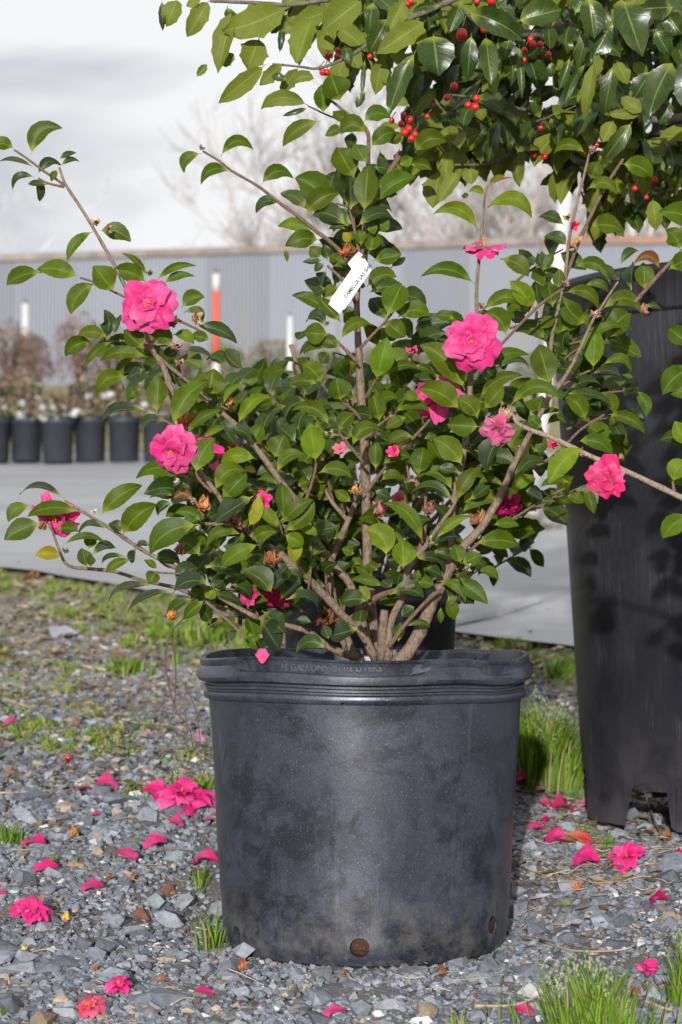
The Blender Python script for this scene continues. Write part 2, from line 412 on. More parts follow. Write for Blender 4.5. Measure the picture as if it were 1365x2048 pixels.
# ------------------------------------------------------------------ plant data, read off the photograph
# leaves: base x y, tip x y, width, bow (arching), style, depth nudge (mm)
# styles: g green, b bright young, d dark glossy, G grey-sheened dark, y yellowing, k brown
CAMELLIA_LEAVES = {
2.72: """64 311 125 256 37 .28 g|30 298 -16 305 28 .3 g|72 338 -5 325 10 .15 d|75 351 122 331 20 .3 d|117 320 153 306 12 .1 d
121 333 160 324 11 .2 d|72 355 26 379 15 .35 d|76 357 80 403 19 0 G|101 370 56 368 13 .05 d|114 338 102 363 14 0 g
198 461 262 484 36 .15 g|187 463 136 523 22 .15 g|160 555 74 540 38 .1 g -20|84 545 13 571 34 .1 g|229 584 187 531 50 0 g -20
292 564 226 542 38 .12 g|191 566 143 629 38 .15 g|296 555 243 506 13 .12 g|313 562 394 532 16 .15 g|327 569 390 553 17 .15 g
364 615 410 595 32 .15 g""",
2.70: """218 675 156 669 26 .12 g -20|186 682 132 712 34 .15 g|226 683 170 736 18 .12 g -10|228 673 243 629 14 0 d|289 697 247 660 42 0 g -20
344 699 294 668 34 .25 g -15|297 715 199 723 26 .15 g -15|389 652 474 687 28 .12 d|442 689 487 738 30 -.1 d|347 670 389 689 24 .2 b
421 681 381 673 24 .1 g|368 625 406 646 18 .35 g|257 752 193 789 32 .2 g|289 739 253 757 24 0 G -10|314 826 318 749 42 0 g -20
284 776 257 803 24 .15 g|305 823 203 860 19 .2 G|334 844 282 864 20 .25 G|344 852 418 762 44 .12 g -35|417 789 428 738 64 0 g
373 868 445 820 22 .1 g|392 947 431 876 48 .1 g -45|384 960 272 958 30 .2 g -10|447 810 489 770 14 .2 b|408 876 450 857 16 .15 b
514 918 442 924 32 .15 b|406 739 360 720 32 .1 d 20|447 736 413 720 28 .3 d 10|363 700 427 719 12 .12 G|289 733 249 744 22 .1 d 20
291 749 315 725 28 0 d 30|418 818 392 810 26 0 g 20|305 908 302 881 15 0 g 20|415 929 436 907 18 0 d 20|367 965 371 985 18 0 g 10
434 826 471 886 32 -.05 d 20|450 800 415 835 26 .1 d 40|380 790 350 760 26 .1 d 40|330 720 350 770 24 .1 d 50|460 860 500 880 26 .2 d 40
362 700 330 725 26 .1 d 40""",
2.66: """164 1024 54 1034 30 .12 g -20|82 1045 9 1080 44 .05 g|61 1010 17 1045 28 .2 g 10|129 998 40 989 14 .2 G 5|202 1031 285 972 38 .1 g
247 1069 314 1009 48 .1 g|219 1059 158 1067 14 .25 d|245 1067 218 1046 22 .1 d|113 1061 158 1064 24 .15 g -10|124 1093 216 1090 14 .22 g -15
124 1114 71 1111 28 .1 y|174 1135 164 1096 30 0 g|177 1098 185 1067 26 0 g 10|185 1109 233 1096 20 .15 G|182 1135 182 1109 18 0 d
264 1119 212 1146 20 .1 g -10|256 1114 204 1129 11 .2 d|272 1096 264 1127 18 0 G|399 1049 300 1109 52 .16 g -40|314 1141 298 1167 30 0 g
314 1170 218 1204 15 .15 G|348 1180 255 1226 15 .12 G|317 1138 288 1119 14 0 g|301 1093 274 1092 13 .2 d|348 993 299 997 15 .15 d
348 1006 317 1032 19 .2 d|389 1197 338 1240 22 .18 d|410 1200 368 1239 26 .05 g|300 1120 360 1135 24 .2 d 20|350 1140 320 1110 28 0 d 25""",
2.69: """445 997 494 946 42 0 g -30|430 983 493 942 38 .25 g -15|507 992 432 1040 42 0 G -40|496 1054 518 988 28 -.1 y -15|491 1058 478 1023 22 0 g -10
504 1082 555 1064 28 .15 g -30|520 1089 443 1137 34 .1 b -35|487 1071 412 1098 24 .3 g -10|401 1111 353 1080 38 .1 g -10|403 1043 350 1027 24 .2 g -20
388 1003 346 999 20 .3 k|568 1041 564 964 32 0 g -20|565 1048 628 999 32 .1 g -20|569 1062 630 1004 38 -.08 g -35|559 1052 520 1012 26 0 b -10
569 1070 605 1095 32 .1 b -20|598 1060 633 1073 20 .2 b -10|588 1076 590 1126 30 0 y -5|487 1122 533 1137 28 .1 d|546 1188 487 1142 42 .1 d -30
410 1131 482 1153 36 .1 d -10|421 1168 347 1186 34 .2 G -40|355 1172 397 1135 36 .15 d -20|581 1129 559 1148 22 0 G -30|586 1142 544 1172 32 0 G -20
419 1177 449 1161 18 0 d|520 1237 560 1301 48 0 G -50|525 1221 570 1267 44 0 d -40|499 1265 516 1300 30 0 g -20|513 1275 525 1303 24 0 G -30
417 1188 487 1218 18 .15 d|412 1197 431 1176 28 0 b|473 1237 462 1284 12 0 d|560 1200 602 1162 16 0 G|572 1199 637 1223 18 .25 G -20
605 1172 600 1195 22 0 b|470 1010 505 970 30 .1 d 20|530 1030 500 1060 30 0 d 20|440 1090 470 1060 26 .2 d 20|460 1170 500 1200 26 .2 d 30
540 1060 520 1100 28 0 d 30|575 1130 600 1170 26 0 d 40|620 1190 590 1215 24 .1 d 20|540 1150 600 1185 24 .2 d 30""",
2.78: """644 766 604 728 44 .1 g|637 768 576 770 24 .12 g -10|682 801 672 755 50 0 g -10|661 854 583 821 28 .25 g -15|632 924 620 845 48 0 b -45
637 946 704 958 30 .22 g -30|554 946 612 911 26 .25 g -35|549 917 569 869 52 0 g 0|476 851 543 794 26 .2 b -30|503 891 523 849 36 0 g 10
593 884 560 853 32 0 d 20|576 810 530 826 18 0 d 30|678 863 710 828 32 .1 g -25|488 933 513 944 14 0 y -20|559 972 514 961 14 .2 g -10
596 972 620 961 22 0 g|620 966 598 924 28 0 d 10|530 985 600 960 26 .1 G 20|540 1000 480 960 24 .1 d 30
705 894 764 862 30 .3 g -50|752 941 752 877 28 0 g -10|790 826 860 823 26 .25 g -10|813 833 771 856 26 0 g|748 870 783 884 28 0 d 10
830 875 773 894 24 .2 g|764 931 825 917 26 .2 g|837 950 848 894 42 0 g -20|905 982 839 949 28 .25 g -30|910 1007 821 988 18 .25 d -30
916 1002 962 935 32 .12 g -35|846 1087 766 1006 30 .18 g -40|872 1079 942 1032 22 .12 b -45|807 1137 805 1079 50 0 b -60|773 1114 729 1060 52 .25 b -50
790 1090 794 1063 28 0 g -30|762 962 806 957 20 .25 g|808 959 818 985 26 0 d|703 1004 670 980 24 0 g|750 980 783 999 22 0 d
949 1087 1039 1092 38 .1 g -30|924 1127 964 1109 32 0 g -40|922 1127 910 1089 34 0 g -35|857 1098 922 1079 20 .2 G -35|865 1102 907 1114 24 0 d -20
830 1117 887 1147 22 .25 G -30|907 1157 976 1208 36 .05 g -20|910 1147 939 1169 28 0 d -30|875 1162 932 1206 20 .2 g -25|852 1134 885 1152 24 0 d -20
832 1167 870 1172 24 .1 g -30|833 1165 837 1139 16 0 g -30|780 1189 851 1199 30 .2 d -40|922 1027 997 1007 22 .2 g|927 1007 957 997 20 .2 y
992 1002 957 992 22 .25 b|1014 977 949 987 14 .35 g|1019 985 1066 950 28 .05 b -20|1027 967 1096 927 26 .25 d|1049 980 1085 1000 26 0 G
1081 1002 1111 1003 13 0 g|987 1050 1039 1052 22 .1 g|897 1191 910 1240 28 0 g|882 1214 882 1247 14 0 g|811 1254 862 1255 12 .2 g -20
830 1212 804 1233 26 0 d|797 1284 802 1244 22 0 g|737 1202 681 1206 36 .1 d -60|716 1258 662 1272 42 0 G -80|719 1251 724 1220 32 0 d -60
742 1199 719 1171 20 0 b -30|769 1174 701 1160 20 .1 g -20|785 1174 764 1162 26 0 G -30|757 1141 736 1127 20 0 g|712 1129 719 1113 22 0 g
710 1108 684 1096 22 0 g|731 1114 769 1110 10 0 G|748 1155 710 1131 20 0 g|654 1300 593 1305 28 .3 d -60|623 1244 593 1239 18 0 d -20
658 1279 647 1249 22 0 d -40|820 1060 860 1040 26 .2 d 20|800 1030 840 1060 26 .1 d 30|860 1120 820 1100 26 .1 d 20""",
2.80: """404 307 369 346 23 .3 g|442 313 508 300 24 .35 g|462 345 402 370 24 .3 g|522 370 587 357 30 .3 g|562 405 513 426 22 .25 d
630 462 556 453 28 .12 b|640 480 571 493 38 .12 g|571 497 575 524 10 0 g|660 410 590 356 60 .1 g 10|613 418 562 389 32 .15 d 10
612 430 680 387 42 .15 g 5|696 452 625 432 38 .15 d -15|702 419 701 353 38 0 G -25|729 424 737 331 50 0 g -15|747 407 834 353 42 .1 g
709 357 675 295 56 0 g 10|734 327 709 287 36 0 g|734 267 682 270 36 .35 g|742 295 792 267 36 .15 g -10|777 287 803 267 28 0 g 10
642 242 566 294 32 .12 g|831 305 894 285 40 .25 g|799 330 825 315 24 0 b -10|819 330 864 340 24 .15 g|749 335 779 342 28 .1 d
714 454 787 437 26 .2 d -15|739 424 784 427 24 .3 d|759 447 779 459 28 0 g|734 459 757 455 28 0 g|739 504 749 467 38 0 g
747 521 804 509 34 0 g -10|782 536 810 515 20 0 d|734 574 794 554 36 .2 g -10|757 545 790 545 22 0 b|722 491 719 459 24 0 g
702 484 687 464 20 0 y|694 459 656 460 11 .15 d|642 516 620 494 28 0 g|647 521 605 524 14 0 d|657 521 650 489 30 0 d 10
650 527 629 541 16 0 d|677 521 660 511 22 0 g|665 536 707 536 26 .3 g 5|653 541 642 569 22 0 G|650 575 631 588 24 0 d
679 575 647 596 24 .1 g 10|657 625 585 591 30 .1 g|683 645 636 592 28 0 g|652 654 613 643 24 .3 G 10|657 669 609 665 44 0 g -15
679 683 747 653 24 .25 g -40|683 694 641 678 28 0 g|707 645 687 628 28 0 g 10|775 634 804 568 52 0 g -15|734 588 807 596 28 .25 d
797 634 860 632 38 .2 g|771 643 811 674 40 0 g 10|830 647 868 643 10 .2 d|753 760 775 674 48 0 b -40|760 757 846 742 20 .2 g
782 735 824 718 32 .2 d 20|760 844 745 783 36 0 g 10|661 696 608 709 20 .25 g|659 702 641 727 26 0 d|692 711 663 735 20 0 G 10
593 683 609 661 20 0 d|703 640 690 610 24 0 d 20|740 560 770 590 26 0 d 20|682 203 661 148 60 0 g -10|648 227 643 169 38 0 g 5
727 245 782 237 34 .25 g|685 253 651 272 22 0 g|703 245 666 224 24 0 g|705 262 700 300 26 0 d 10|760 300 770 360 24 0 d 20""",
2.75: """957 462 867 428 30 .28 b|976 415 1065 438 32 .32 b|970 393 938 384 16 .3 b|940 392 923 391 11 0 d|976 373 1011 351 13 .1 b
977 372 1027 356 5 .1 k|952 571 841 554 28 .2 g|1002 518 1058 554 36 .15 g|1068 617 1020 562 40 .05 b -10|966 621 1055 619 30 .28 g
1013 670 969 626 46 .2 g|910 639 869 632 22 .1 g|930 781 839 690 58 .12 g 10|921 820 837 778 50 .12 g -20|956 837 914 799 40 .15 g -35
960 853 894 849 46 0 g -30|925 931 866 877 48 .1 g -10|843 802 803 802 20 .25 g|958 797 1047 751 28 .15 g|958 745 1059 710 28 .15 g
986 741 1059 734 13 .2 d|968 818 1007 771 36 0 g|1021 812 1125 800 30 .3 g -30|1085 856 1057 832 26 0 g|1007 867 975 946 36 .1 G -30
830 730 864 748 18 .1 g|921 945 874 938 24 0 d|848 877 874 870 16 0 g|900 760 860 730 30 .1 d 40|985 700 1010 740 26 .1 d 30
950 900 990 930 26 .1 d 20|940 1000 980 970 26 0 d 20""",
2.84: """1172 308 1107 308 24 .3 g|1244 328 1302 356 42 .15 g|1174 379 1235 389 26 .3 g -10|1182 359 1197 322 36 0 g 10|1131 452 1076 434 22 .15 d
1180 455 1245 465 40 .15 g|1136 492 1089 475 24 .15 d|1086 543 1076 505 22 0 d|1086 543 1107 504 20 0 g|1072 531 1052 521 20 .1 d
1091 543 1101 563 16 0 G|1146 535 1217 561 28 .3 g|1116 578 1121 538 26 0 g|1129 586 1197 619 26 .28 g -10|1174 647 1126 591 42 -.12 g -10
1221 568 1202 523 28 0 d|1169 571 1217 586 18 .25 g|1240 533 1279 503 18 .2 d|1240 561 1220 543 22 0 G|1263 580 1265 525 24 0 G
1202 621 1285 631 32 .35 g -15|1212 680 1263 626 54 .1 g -5|1174 674 1245 649 18 .1 g -25|1290 612 1327 621 15 .15 d|1078 619 1071 561 32 0 d
1106 614 1096 561 38 0 g|1119 664 1167 637 24 0 g|1078 657 1111 634 24 0 g|1093 680 1030 664 32 .25 g|1055 640 1020 630 28 0 d
1131 713 1088 659 18 .3 g|1101 771 1078 690 56 0 g -25|1187 739 1192 655 42 0 b -25|1144 756 1169 665 36 0 d|1204 731 1263 744 20 .35 g
1182 749 1245 759 20 .2 G -10|1245 749 1268 755 9 0 g|1134 781 1201 769 20 .15 d|1172 842 1129 794 36 .15 g|1129 789 1222 807 20 .1 d
1215 829 1290 867 26 .15 g|1225 830 1228 850 16 0 g|1154 883 1225 913 32 .2 g -10|1068 905 1093 875 32 0 g|1093 852 1134 847 16 .35 g
1076 835 1125 826 12 .2 g|1073 835 1086 792 46 0 g|1172 974 1189 1028 24 0 g|1141 966 1082 974 18 .15 g|1134 989 1172 1004 22 0 g
1110 700 1140 730 22 0 d|1150 800 1110 790 24 .1 d 20""",
}
SIDE_LEAVES = {
2.50: """1167 895 1098 969 44 .1 b -10|1321 541 1268 528 22 .4 k|1290 581 1288 525 40 0 g|1338 540 1395 525 40 .15 g|1361 500 1333 462 44 .15 g
1347 965 1378 925 42 .2 b|1380 1030 1326 1077 42 .1 b|1384 735 1325 790 48 .1 g|1380 690 1338 655 40 0 g|1376 890 1350 842 36 0 b|1365 500 1400 440 36 .1 g""",
}
# stems: px py radius(px) triples, depth start -> end
MAIN_STEMS = [
 (2.87, 2.80, 'b', "752 1325 12 748 1262 12 741 1195 12.5 735 1120 13 732 950 12.5 724 800 11.5 717 680 8.5 714 600 8 722 520 7 730 440 6 737 330 5 737 265 3.5"),
 (2.82, 2.70, 'b', "752 1320 11 719 1258 11 690 1235 10.5 654 1195 11 607 1150 10.5 560 1108 10 520 1082 8 489 1058 7 440 1050 5 402 1046 3"),
 (2.84, 2.72, 'b', "742 1310 11 705 1178 10 665 1129 10 630 1075 8 600 1010 8 560 961 8 520 905 7.5 477 856 7 444 825 6 418 798 5.5 373 760 5 344 737 4.5 310 707 4 275 687 3 239 681 2.5"),
 (2.72, 2.72, 'b', "490 1058 8 455 1015 7 425 975 6 400 940 6 372 870 7 345 790 9 330 740 8 306 700 6 282 640 5 253 578 5 231 533 4.5 191 463 4 160 412 4 132 370 3.6 119 335 3"),
 (2.72, 2.72, 't', "130 371 3 108 355 2.6 88 342 2.6 53 316 2.2 29 300 2"),
 (2.72, 2.72, 't', "129 374 2.6 95 366 2.2 77 356 1.8"),
 (2.72, 2.71, 't', "262 600 2.6 229 584 2.2 190 565 2 160 555 2"),
 (2.70, 2.70, 't', "356 640 3 388 655 2.5 412 668 2"),
 (2.70, 2.70, 't', "425 985 3 400 960 3 392 945 2"),
 (2.70, 2.70, 't', "395 875 3 345 850 2.6 312 828 2"),
 (2.84, 2.66, 'b', "724 1318 12 665 1298 9 619 1265 8 574 1251 7 516 1237 7 478 1230 6.5 422 1207 6 387 1190 5.5 351 1175 5 290 1162 4.5 229 1143 4.5 185 1138 4.5 137 1131 4 119 1100 3.5 106 1064 3 98 1043 2.5"),
 (2.70, 2.66, 'b', "516 1237 6 450 1200 5.5 361 1140 5.5 290 1103 5 227 1061 4.5 164 1022 3.5 129 1000 3"),
 (2.66, 2.66, 't', "300 1144 2.5 330 1146 2.2 365 1148 2"),
 (2.66, 2.64, 't', "412 1203 3.5 464 1249 3 492 1279 2"),
 (2.66, 2.60, 'r', "368 1236 1.6 345 1262 1.6 333 1300 1.6 334 1350 1.5 352 1420 1.5 378 1455 1.4 388 1505 1"),
 (2.66, 2.62, 'r', "344 1270 1.2 352 1340 1.2 347 1420 1 326 1482 .9"),
 (2.66, 2.60, 'r', "370 1370 1 392 1420 1.1 401 1480 1"),
 (2.80, 2.80, 't', "728 575 4.5 700 530 4 677 497 4 635 464 4 604 438 3.8 564 409 3.5 516 372 3 463 341 2.8 439 322 2.5 406 302 2.2"),
 (2.80, 2.80, 't', "712 606 4 687 562 3.5 655 531 2.5"),
 (2.80, 2.80, 't', "716 725 3.5 683 691 3 657 667 2.5"),
 (2.80, 2.80, 't', "722 695 3.2 750 665 2.8 778 636 2.2"),
 (2.80, 2.78, 't', "722 838 3.5 703 817 3 665 792 3 644 768 2.2"),
 (2.80, 2.78, 't', "731 798 3.2 751 762 2.6 753 758 2"),
 (2.78, 2.77, 't', "728 925 3.5 687 877 3 678 862 2.2"),
 (2.78, 2.76, 't', "606 1010 4 616 990 3.5 630 945 3 633 926 2.5"),
 (2.80, 2.80, 't', "734 985 4 743 971 3.6 775 930 3.4 808 894 3.2 840 862 3 862 837 2.5"),
 (2.80, 2.80, 't', "732 880 3.4 752 856 3 780 833 2.4"),
 (2.86, 2.86, 'b', "690 1300 8 661 1152 8 677 1088 8 698 1039 7.5 719 987 6 725 960 4"),
 (2.86, 2.86, 'b', "694 1040 6 661 999 5 650 975 3"),
 (2.80, 2.80, 't', "736 330 4 736 265 4 709 240 3.6 680 215 3 661 200 2.5"),
 (2.80, 2.80, 't', "730 445 4.5 739 414 4.5 760 375 5 799 312 5.5"),
 (2.80, 2.80, 't', "700 420 2.2 712 470 3 722 520 3"),
 (2.80, 2.75, 'b', "792 1325 18 821 1298 17 844 1254 16.5 863 1207 16 886 1165 15 905 1125 14 930 1090 12 967 1050 10 1004 985 9 1030 925 8 1055 878 7 1075 840 6.5 1096 800 6 1121 768 6 1141 736 5 1164 690 4.2 1184 645 3.6 1197 624 3.4 1222 585 3 1237 563 2.5"),
 (2.80, 2.75, 'b', "893 1150 9 903 1090 8 905 1030 8 912 970 8 921 940 8 932 874 8 940 800 7.5 942 734 7 950 680 5 954 626 4.5 954 571 4.5 963 472 4 970 395 3.2 977 370 2.5"),
 (2.75, 2.75, 't', "946 745 3.5 985 705 3 1013 678 3 1070 619 3 1100 595 2.8 1129 576 2.4"),
 (2.85, 2.84, 'b', "1094 815 6 1100 755 5.5 1103 688 5.5 1110 650 5 1121 596 5 1131 551 4.5 1139 475 3.8 1146 442 3.6 1172 336 3.4 1184 290 2.6"),
 (2.85, 2.84, 't', "1128 565 4 1136 543 3.6 1161 477 3.6 1197 401 3.4 1222 356 3.2 1247 318 2.6"),
 (2.84, 2.84, 't', "1060 940 3 1113 908 3 1159 862 2.8 1210 829 2.4"),
 (2.84, 2.84, 't', "1126 771 3.2 1155 752 2.8 1187 739 2.4"),
 (2.80, 2.80, 't', "905 1130 4 954 1089 3.4 987 1067 3.2 1020 1042 3 1080 1004 2.4 1131 976 2.2"),
 (2.80, 2.76, 'b', "776 1322 11 782 1244 10 808 1190 9.5 818 1138 8.5 855 1087 6.5 880 1050 5.5 911 1005 4 914 960 3 905 940 2"),
 (2.78, 2.76, 't', "778 1294 5 807 1254 4.5 835 1222 4 851 1205 3.6 880 1180 3"),
 (2.81, 2.78, 'b', "763 1322 13 767 1254 12 769 1221 10"),
 (2.80, 2.74, 't', "690 1250 6 724 1218 6.5 764 1190 6 830 1171 4"),
 (2.87, 2.87, 'b', "712 1322 13 694 1280 12 676 1246 9"),
 (2.84, 2.84, 'b', "640 1170 7 607 1103 7 600 1080 6"),
 (2.84, 2.80, 't', "480 1250 4.5 481 1200 5 484 1160 5 488 1120 4"),
 (2.84, 2.80, 't', "520 1260 4 513 1220 4.5 506 1174 4 505 1140 3"),
 (2.82, 2.82, 't', "828 1000 3 820 960 3 812 920 2.5"),
 (2.80, 2.80, 't', "852 990 3 850 1060 4 835 1110 5 815 1150 5"),
]
SIDE_STEMS = [
 (2.50, 2.50, 'p', "1022 826 4.5 1045 853 4.5 1108 877 5 1172 908 5.2 1260 946 5.6 1365 996 6 1450 1038 8 1560 1085 9 1680 1160 10"),
 (2.50, 2.50, 't', "1268 606 3.5 1290 582 4 1323 545 4 1365 503 4.5 1430 440 5 1500 420 6"),
 (2.50, 2.50, 't', "1430 1025 4 1380 1030 3 1370 1035 2"),
 (2.50, 2.50, 't', "1350 990 4 1347 970 3 1346 962 2"),
]
# holly: u = seen from below (flip), d = seen from above
HOLLY_LEAVES = {
2.80: """577 12 444 62 62 -.05 u -20|464 18 436 148 38 0 u|519 76 495 140 54 0 u 10|532 129 437 207 38 0 u|566 127 519 171 28 0 u|624 32 593 127 48 0 u
577 20 543 68 26 0 d|598 134 561 187 28 0 u|632 158 585 169 22 .2 u|617 211 522 219 32 .2 u|617 216 565 232 11 0 d|355 -3 333 54 38 0 u
324 0 326 63 14 0 d|419 0 375 74 38 0 u|403 0 372 12 18 0 u|590 50 566 61 26 0 u|565 55 560 105 14 0 d|469 105 445 132 24 0 u|416 127 394 153 16 0 u
727 -3 643 63 54 0 u -30|809 0 780 61 38 0 u -20|777 34 738 108 42 0 d -20|854 40 753 108 46 0 u -15|745 5 738 75 36 0 d|867 69 877 152 74 0 d -30
833 100 780 232 38 .05 d -20|943 66 935 163 34 0 d -10|972 69 983 171 38 0 d -15|933 25 1046 82 48 .08 d -30|925 0 898 66 32 0 d -20
883 13 825 24 16 .1 d|730 116 724 195 10 0 d|730 180 713 217 16 0 d|767 108 751 190 36 0 u 20|765 105 775 175 28 0 d 30
455 12 470 70 26 0 d 15|640 70 668 100 26 0 u|690 90 700 130 24 0 d 10|575 160 545 150 16 0 d""",
2.86: """1177 -8 1189 78 48 0 d -30|1245 -5 1285 113 62 0 d -50|1228 40 1187 113 54 0 d -20|1034 42 1124 18 54 0 d -10|1350 118 1299 234 54 .05 d -40
1385 110 1372 222 52 0 d -30|1347 14 1279 17 48 0 d|1228 127 1208 231 32 0 d|1189 118 1169 240 26 0 u -5|1175 124 1132 214 18 .1 d|1141 113 1118 181 18 0 d
1175 56 1155 141 22 0 d|997 76 988 197 20 0 u|1039 90 1045 197 16 0 d|1019 79 1008 121 26 0 d|1104 124 1101 155 18 0 d|1234 121 1256 169 30 0 u
1265 125 1295 150 26 0 u 10|1287 226 1242 195 30 0 u|1285 228 1214 228 22 0 u 10|1304 141 1268 197 38 0 d|1265 243 1203 327 34 0 d -20|1228 240 1206 285 32 0 u
1306 396 1313 460 32 0 u|879 340 866 417 46 0 u 20|919 340 877 406 28 0 u 10|941 335 943 369 32 0 u 10|1330 20 1365 70 40 0 d|1310 60 1340 110 34 0 d
1340 200 1320 250 30 0 d|1150 30 1170 -20 34 0 d|1000 20 980 -10 34 0 d|860 10 880 40 28 0 d""",
}
HOLLY_STEMS = [
 (2.80, 2.86, "420 2 4 450 3 4.5 520 6 5 577 10 5.5 627 4 6 700 -10 7 800 -40 9 950 -80 12 1200 -120 20"),
 (2.80, 2.88, "545 128 2.5 598 133 3 640 136 3.5 700 112 4.5 740 85 5.5 790 50 6 860 20 7 950 -20 9 1050 -60 12 1200 -120 20"),
 (2.82, 2.90, "617 212 2.2 650 228 2.5 680 240 2.5"),
 (3.05, 3.30, "905 190 3 980 200 4 1050 220 5 1158 228 6 1250 240 8 1365 235 12 1470 200 18 1567 170 26"),
 (3.05, 3.30, "905 330 3 980 327 4.5 1042 299 5.5 1115 282 6 1200 290 8 1262 296 10 1365 257 14 1470 260 18 1567 260 26"),
 (2.90, 3.30, "870 20 3 925 25 4 975 60 8 1048 68 11 1085 68 12 1107 64 12 1128 52 12 1145 45 11 1200 60 12 1320 70 15 1450 90 20 1567 90 30"),
 (3.0, 3.3, "1085 255 2 1065 280 2.4 1090 295 3 1115 285 4"),
 (3.2, 3.35, "1150 330 3 1230 320 4 1320 310 6 1420 320 9 1567 330 20"),
]
BERRIES = """656 111 7 676 101 6 674 113 6 686 114 5 697 125 7 646 144 7 654 145 7 641 136 5 740 113 6 817 8 6 822 3 6 924 69 12 970 57 9 954 3 6 983 1 9 909 172 8
894 195 7 953 197 7 937 210 7 951 214 8 807 229 6 819 239 8 803 248 7 818 258 8 810 265 8 823 277 7 830 269 7 792 313 5 784 241 6 855 233 5 1066 89 8 1081 89 7
1097 109 7 1049 120 6 1082 255 7 1068 310 6 1089 313 7 1193 290 6 1183 197 8 1199 192 6 1309 360 7 1270 377 6 1293 395 5 1062 79 7 935 135 7 1050 100 6 900 120 6"""
PETALS = """165 1590 30 l p pale pink petal lying flat on the gravel beside a darker curled petal|216 1588 40 c p curled pink petal with an orange tip, right of the pale one on the gravel
192 1639 24 f p small pink petal tucked against a dark stone below the pale petal|299 1581 26 f p short pink petal at the foot of the small weed patch|311 1614 50 c p crumpled pink petal at the left edge of the big fallen blossom
403 1571 28 f p pink petal caught among the weeds beside the pot|419 1621 34 f p broad pink petal leaning against the left side of the pot|421 1654 28 l p pale streaked petal behind a grass blade at the pot wall
353 1661 30 c p small curled pink petal just below the fallen blossom|68 1700 46 f p pink petal with a pale edge beside the left grass tuft|90 1752 46 f p smooth magenta petal above a white stone on the left
308 1705 44 f p smooth oval pink petal right of the mossy round stone|253 1729 44 f p shell shaped pink petal with a pale rim, left of the tan stone|410 1745 48 c p folded magenta petal behind thin grass near the pot
183 1789 44 f p orange edged pink petal standing on its side in the left gravel|4 1801 18 f p pink petal cut off by the left edge of the photo|410 2002 36 f p thin magenta petal seen edge-on at the bottom, left of centre
666 2042 44 f p pink petal at the bottom edge below the pot|20 1459 24 c p faded pink and orange petal far left in the upper gravel|297 1477 20 l p upright pale pink petal behind the hanging twigs
398 1487 26 l p pink petal between the hanging twigs and the pot|1045 1580 36 c p dark magenta petal against the right side of the pot|1171 1622 40 l p pale pink rounded petal in front of the big pot's leg
1091 1624 22 c p dark magenta petal left of the long straw|1126 1633 44 c p twisted dark magenta petal under the long straw|1068 1671 42 f p bright magenta petal on a grey stone near the pot's right side
1092 1652 16 c p tiny red petal above the tan stone on the right|1111 1567 16 f p tiny pink petal below the tall green grass|1112 1696 46 c p magenta petal lying beside a grass shoot on the right
1160 1694 48 o p magenta and orange petal right of the grass shoot|1172 1738 52 c p curved magenta petal left of the large fallen blossom|1318 1820 34 c p red-pink petal standing up in the right gravel
1357 1728 26 c p red-brown petal at the right edge of the photo|1050 2041 36 f p pink petal at the bottom edge left of the seeding grass|1272 2000 22 f p small red petal half hidden in the grass at lower right
1026 1706 12 f p sliver of pink petal at the right foot of the pot"""
BLOSSOMS = """366 1610 62 five large fallen pink petals heaped as one blossom beside the weeds|62 1842 46 fallen magenta blossom on the gravel at the far left|238 1987 30 fallen pink blossom on the large flat stone at the bottom
181 2030 34 fallen orange and pink blossom with yellow stamens at the bottom left|1254 1730 42 large fallen pink blossom in front of the big pot|1296 1962 34 closed magenta blossom at the edge of the grass at lower right"""
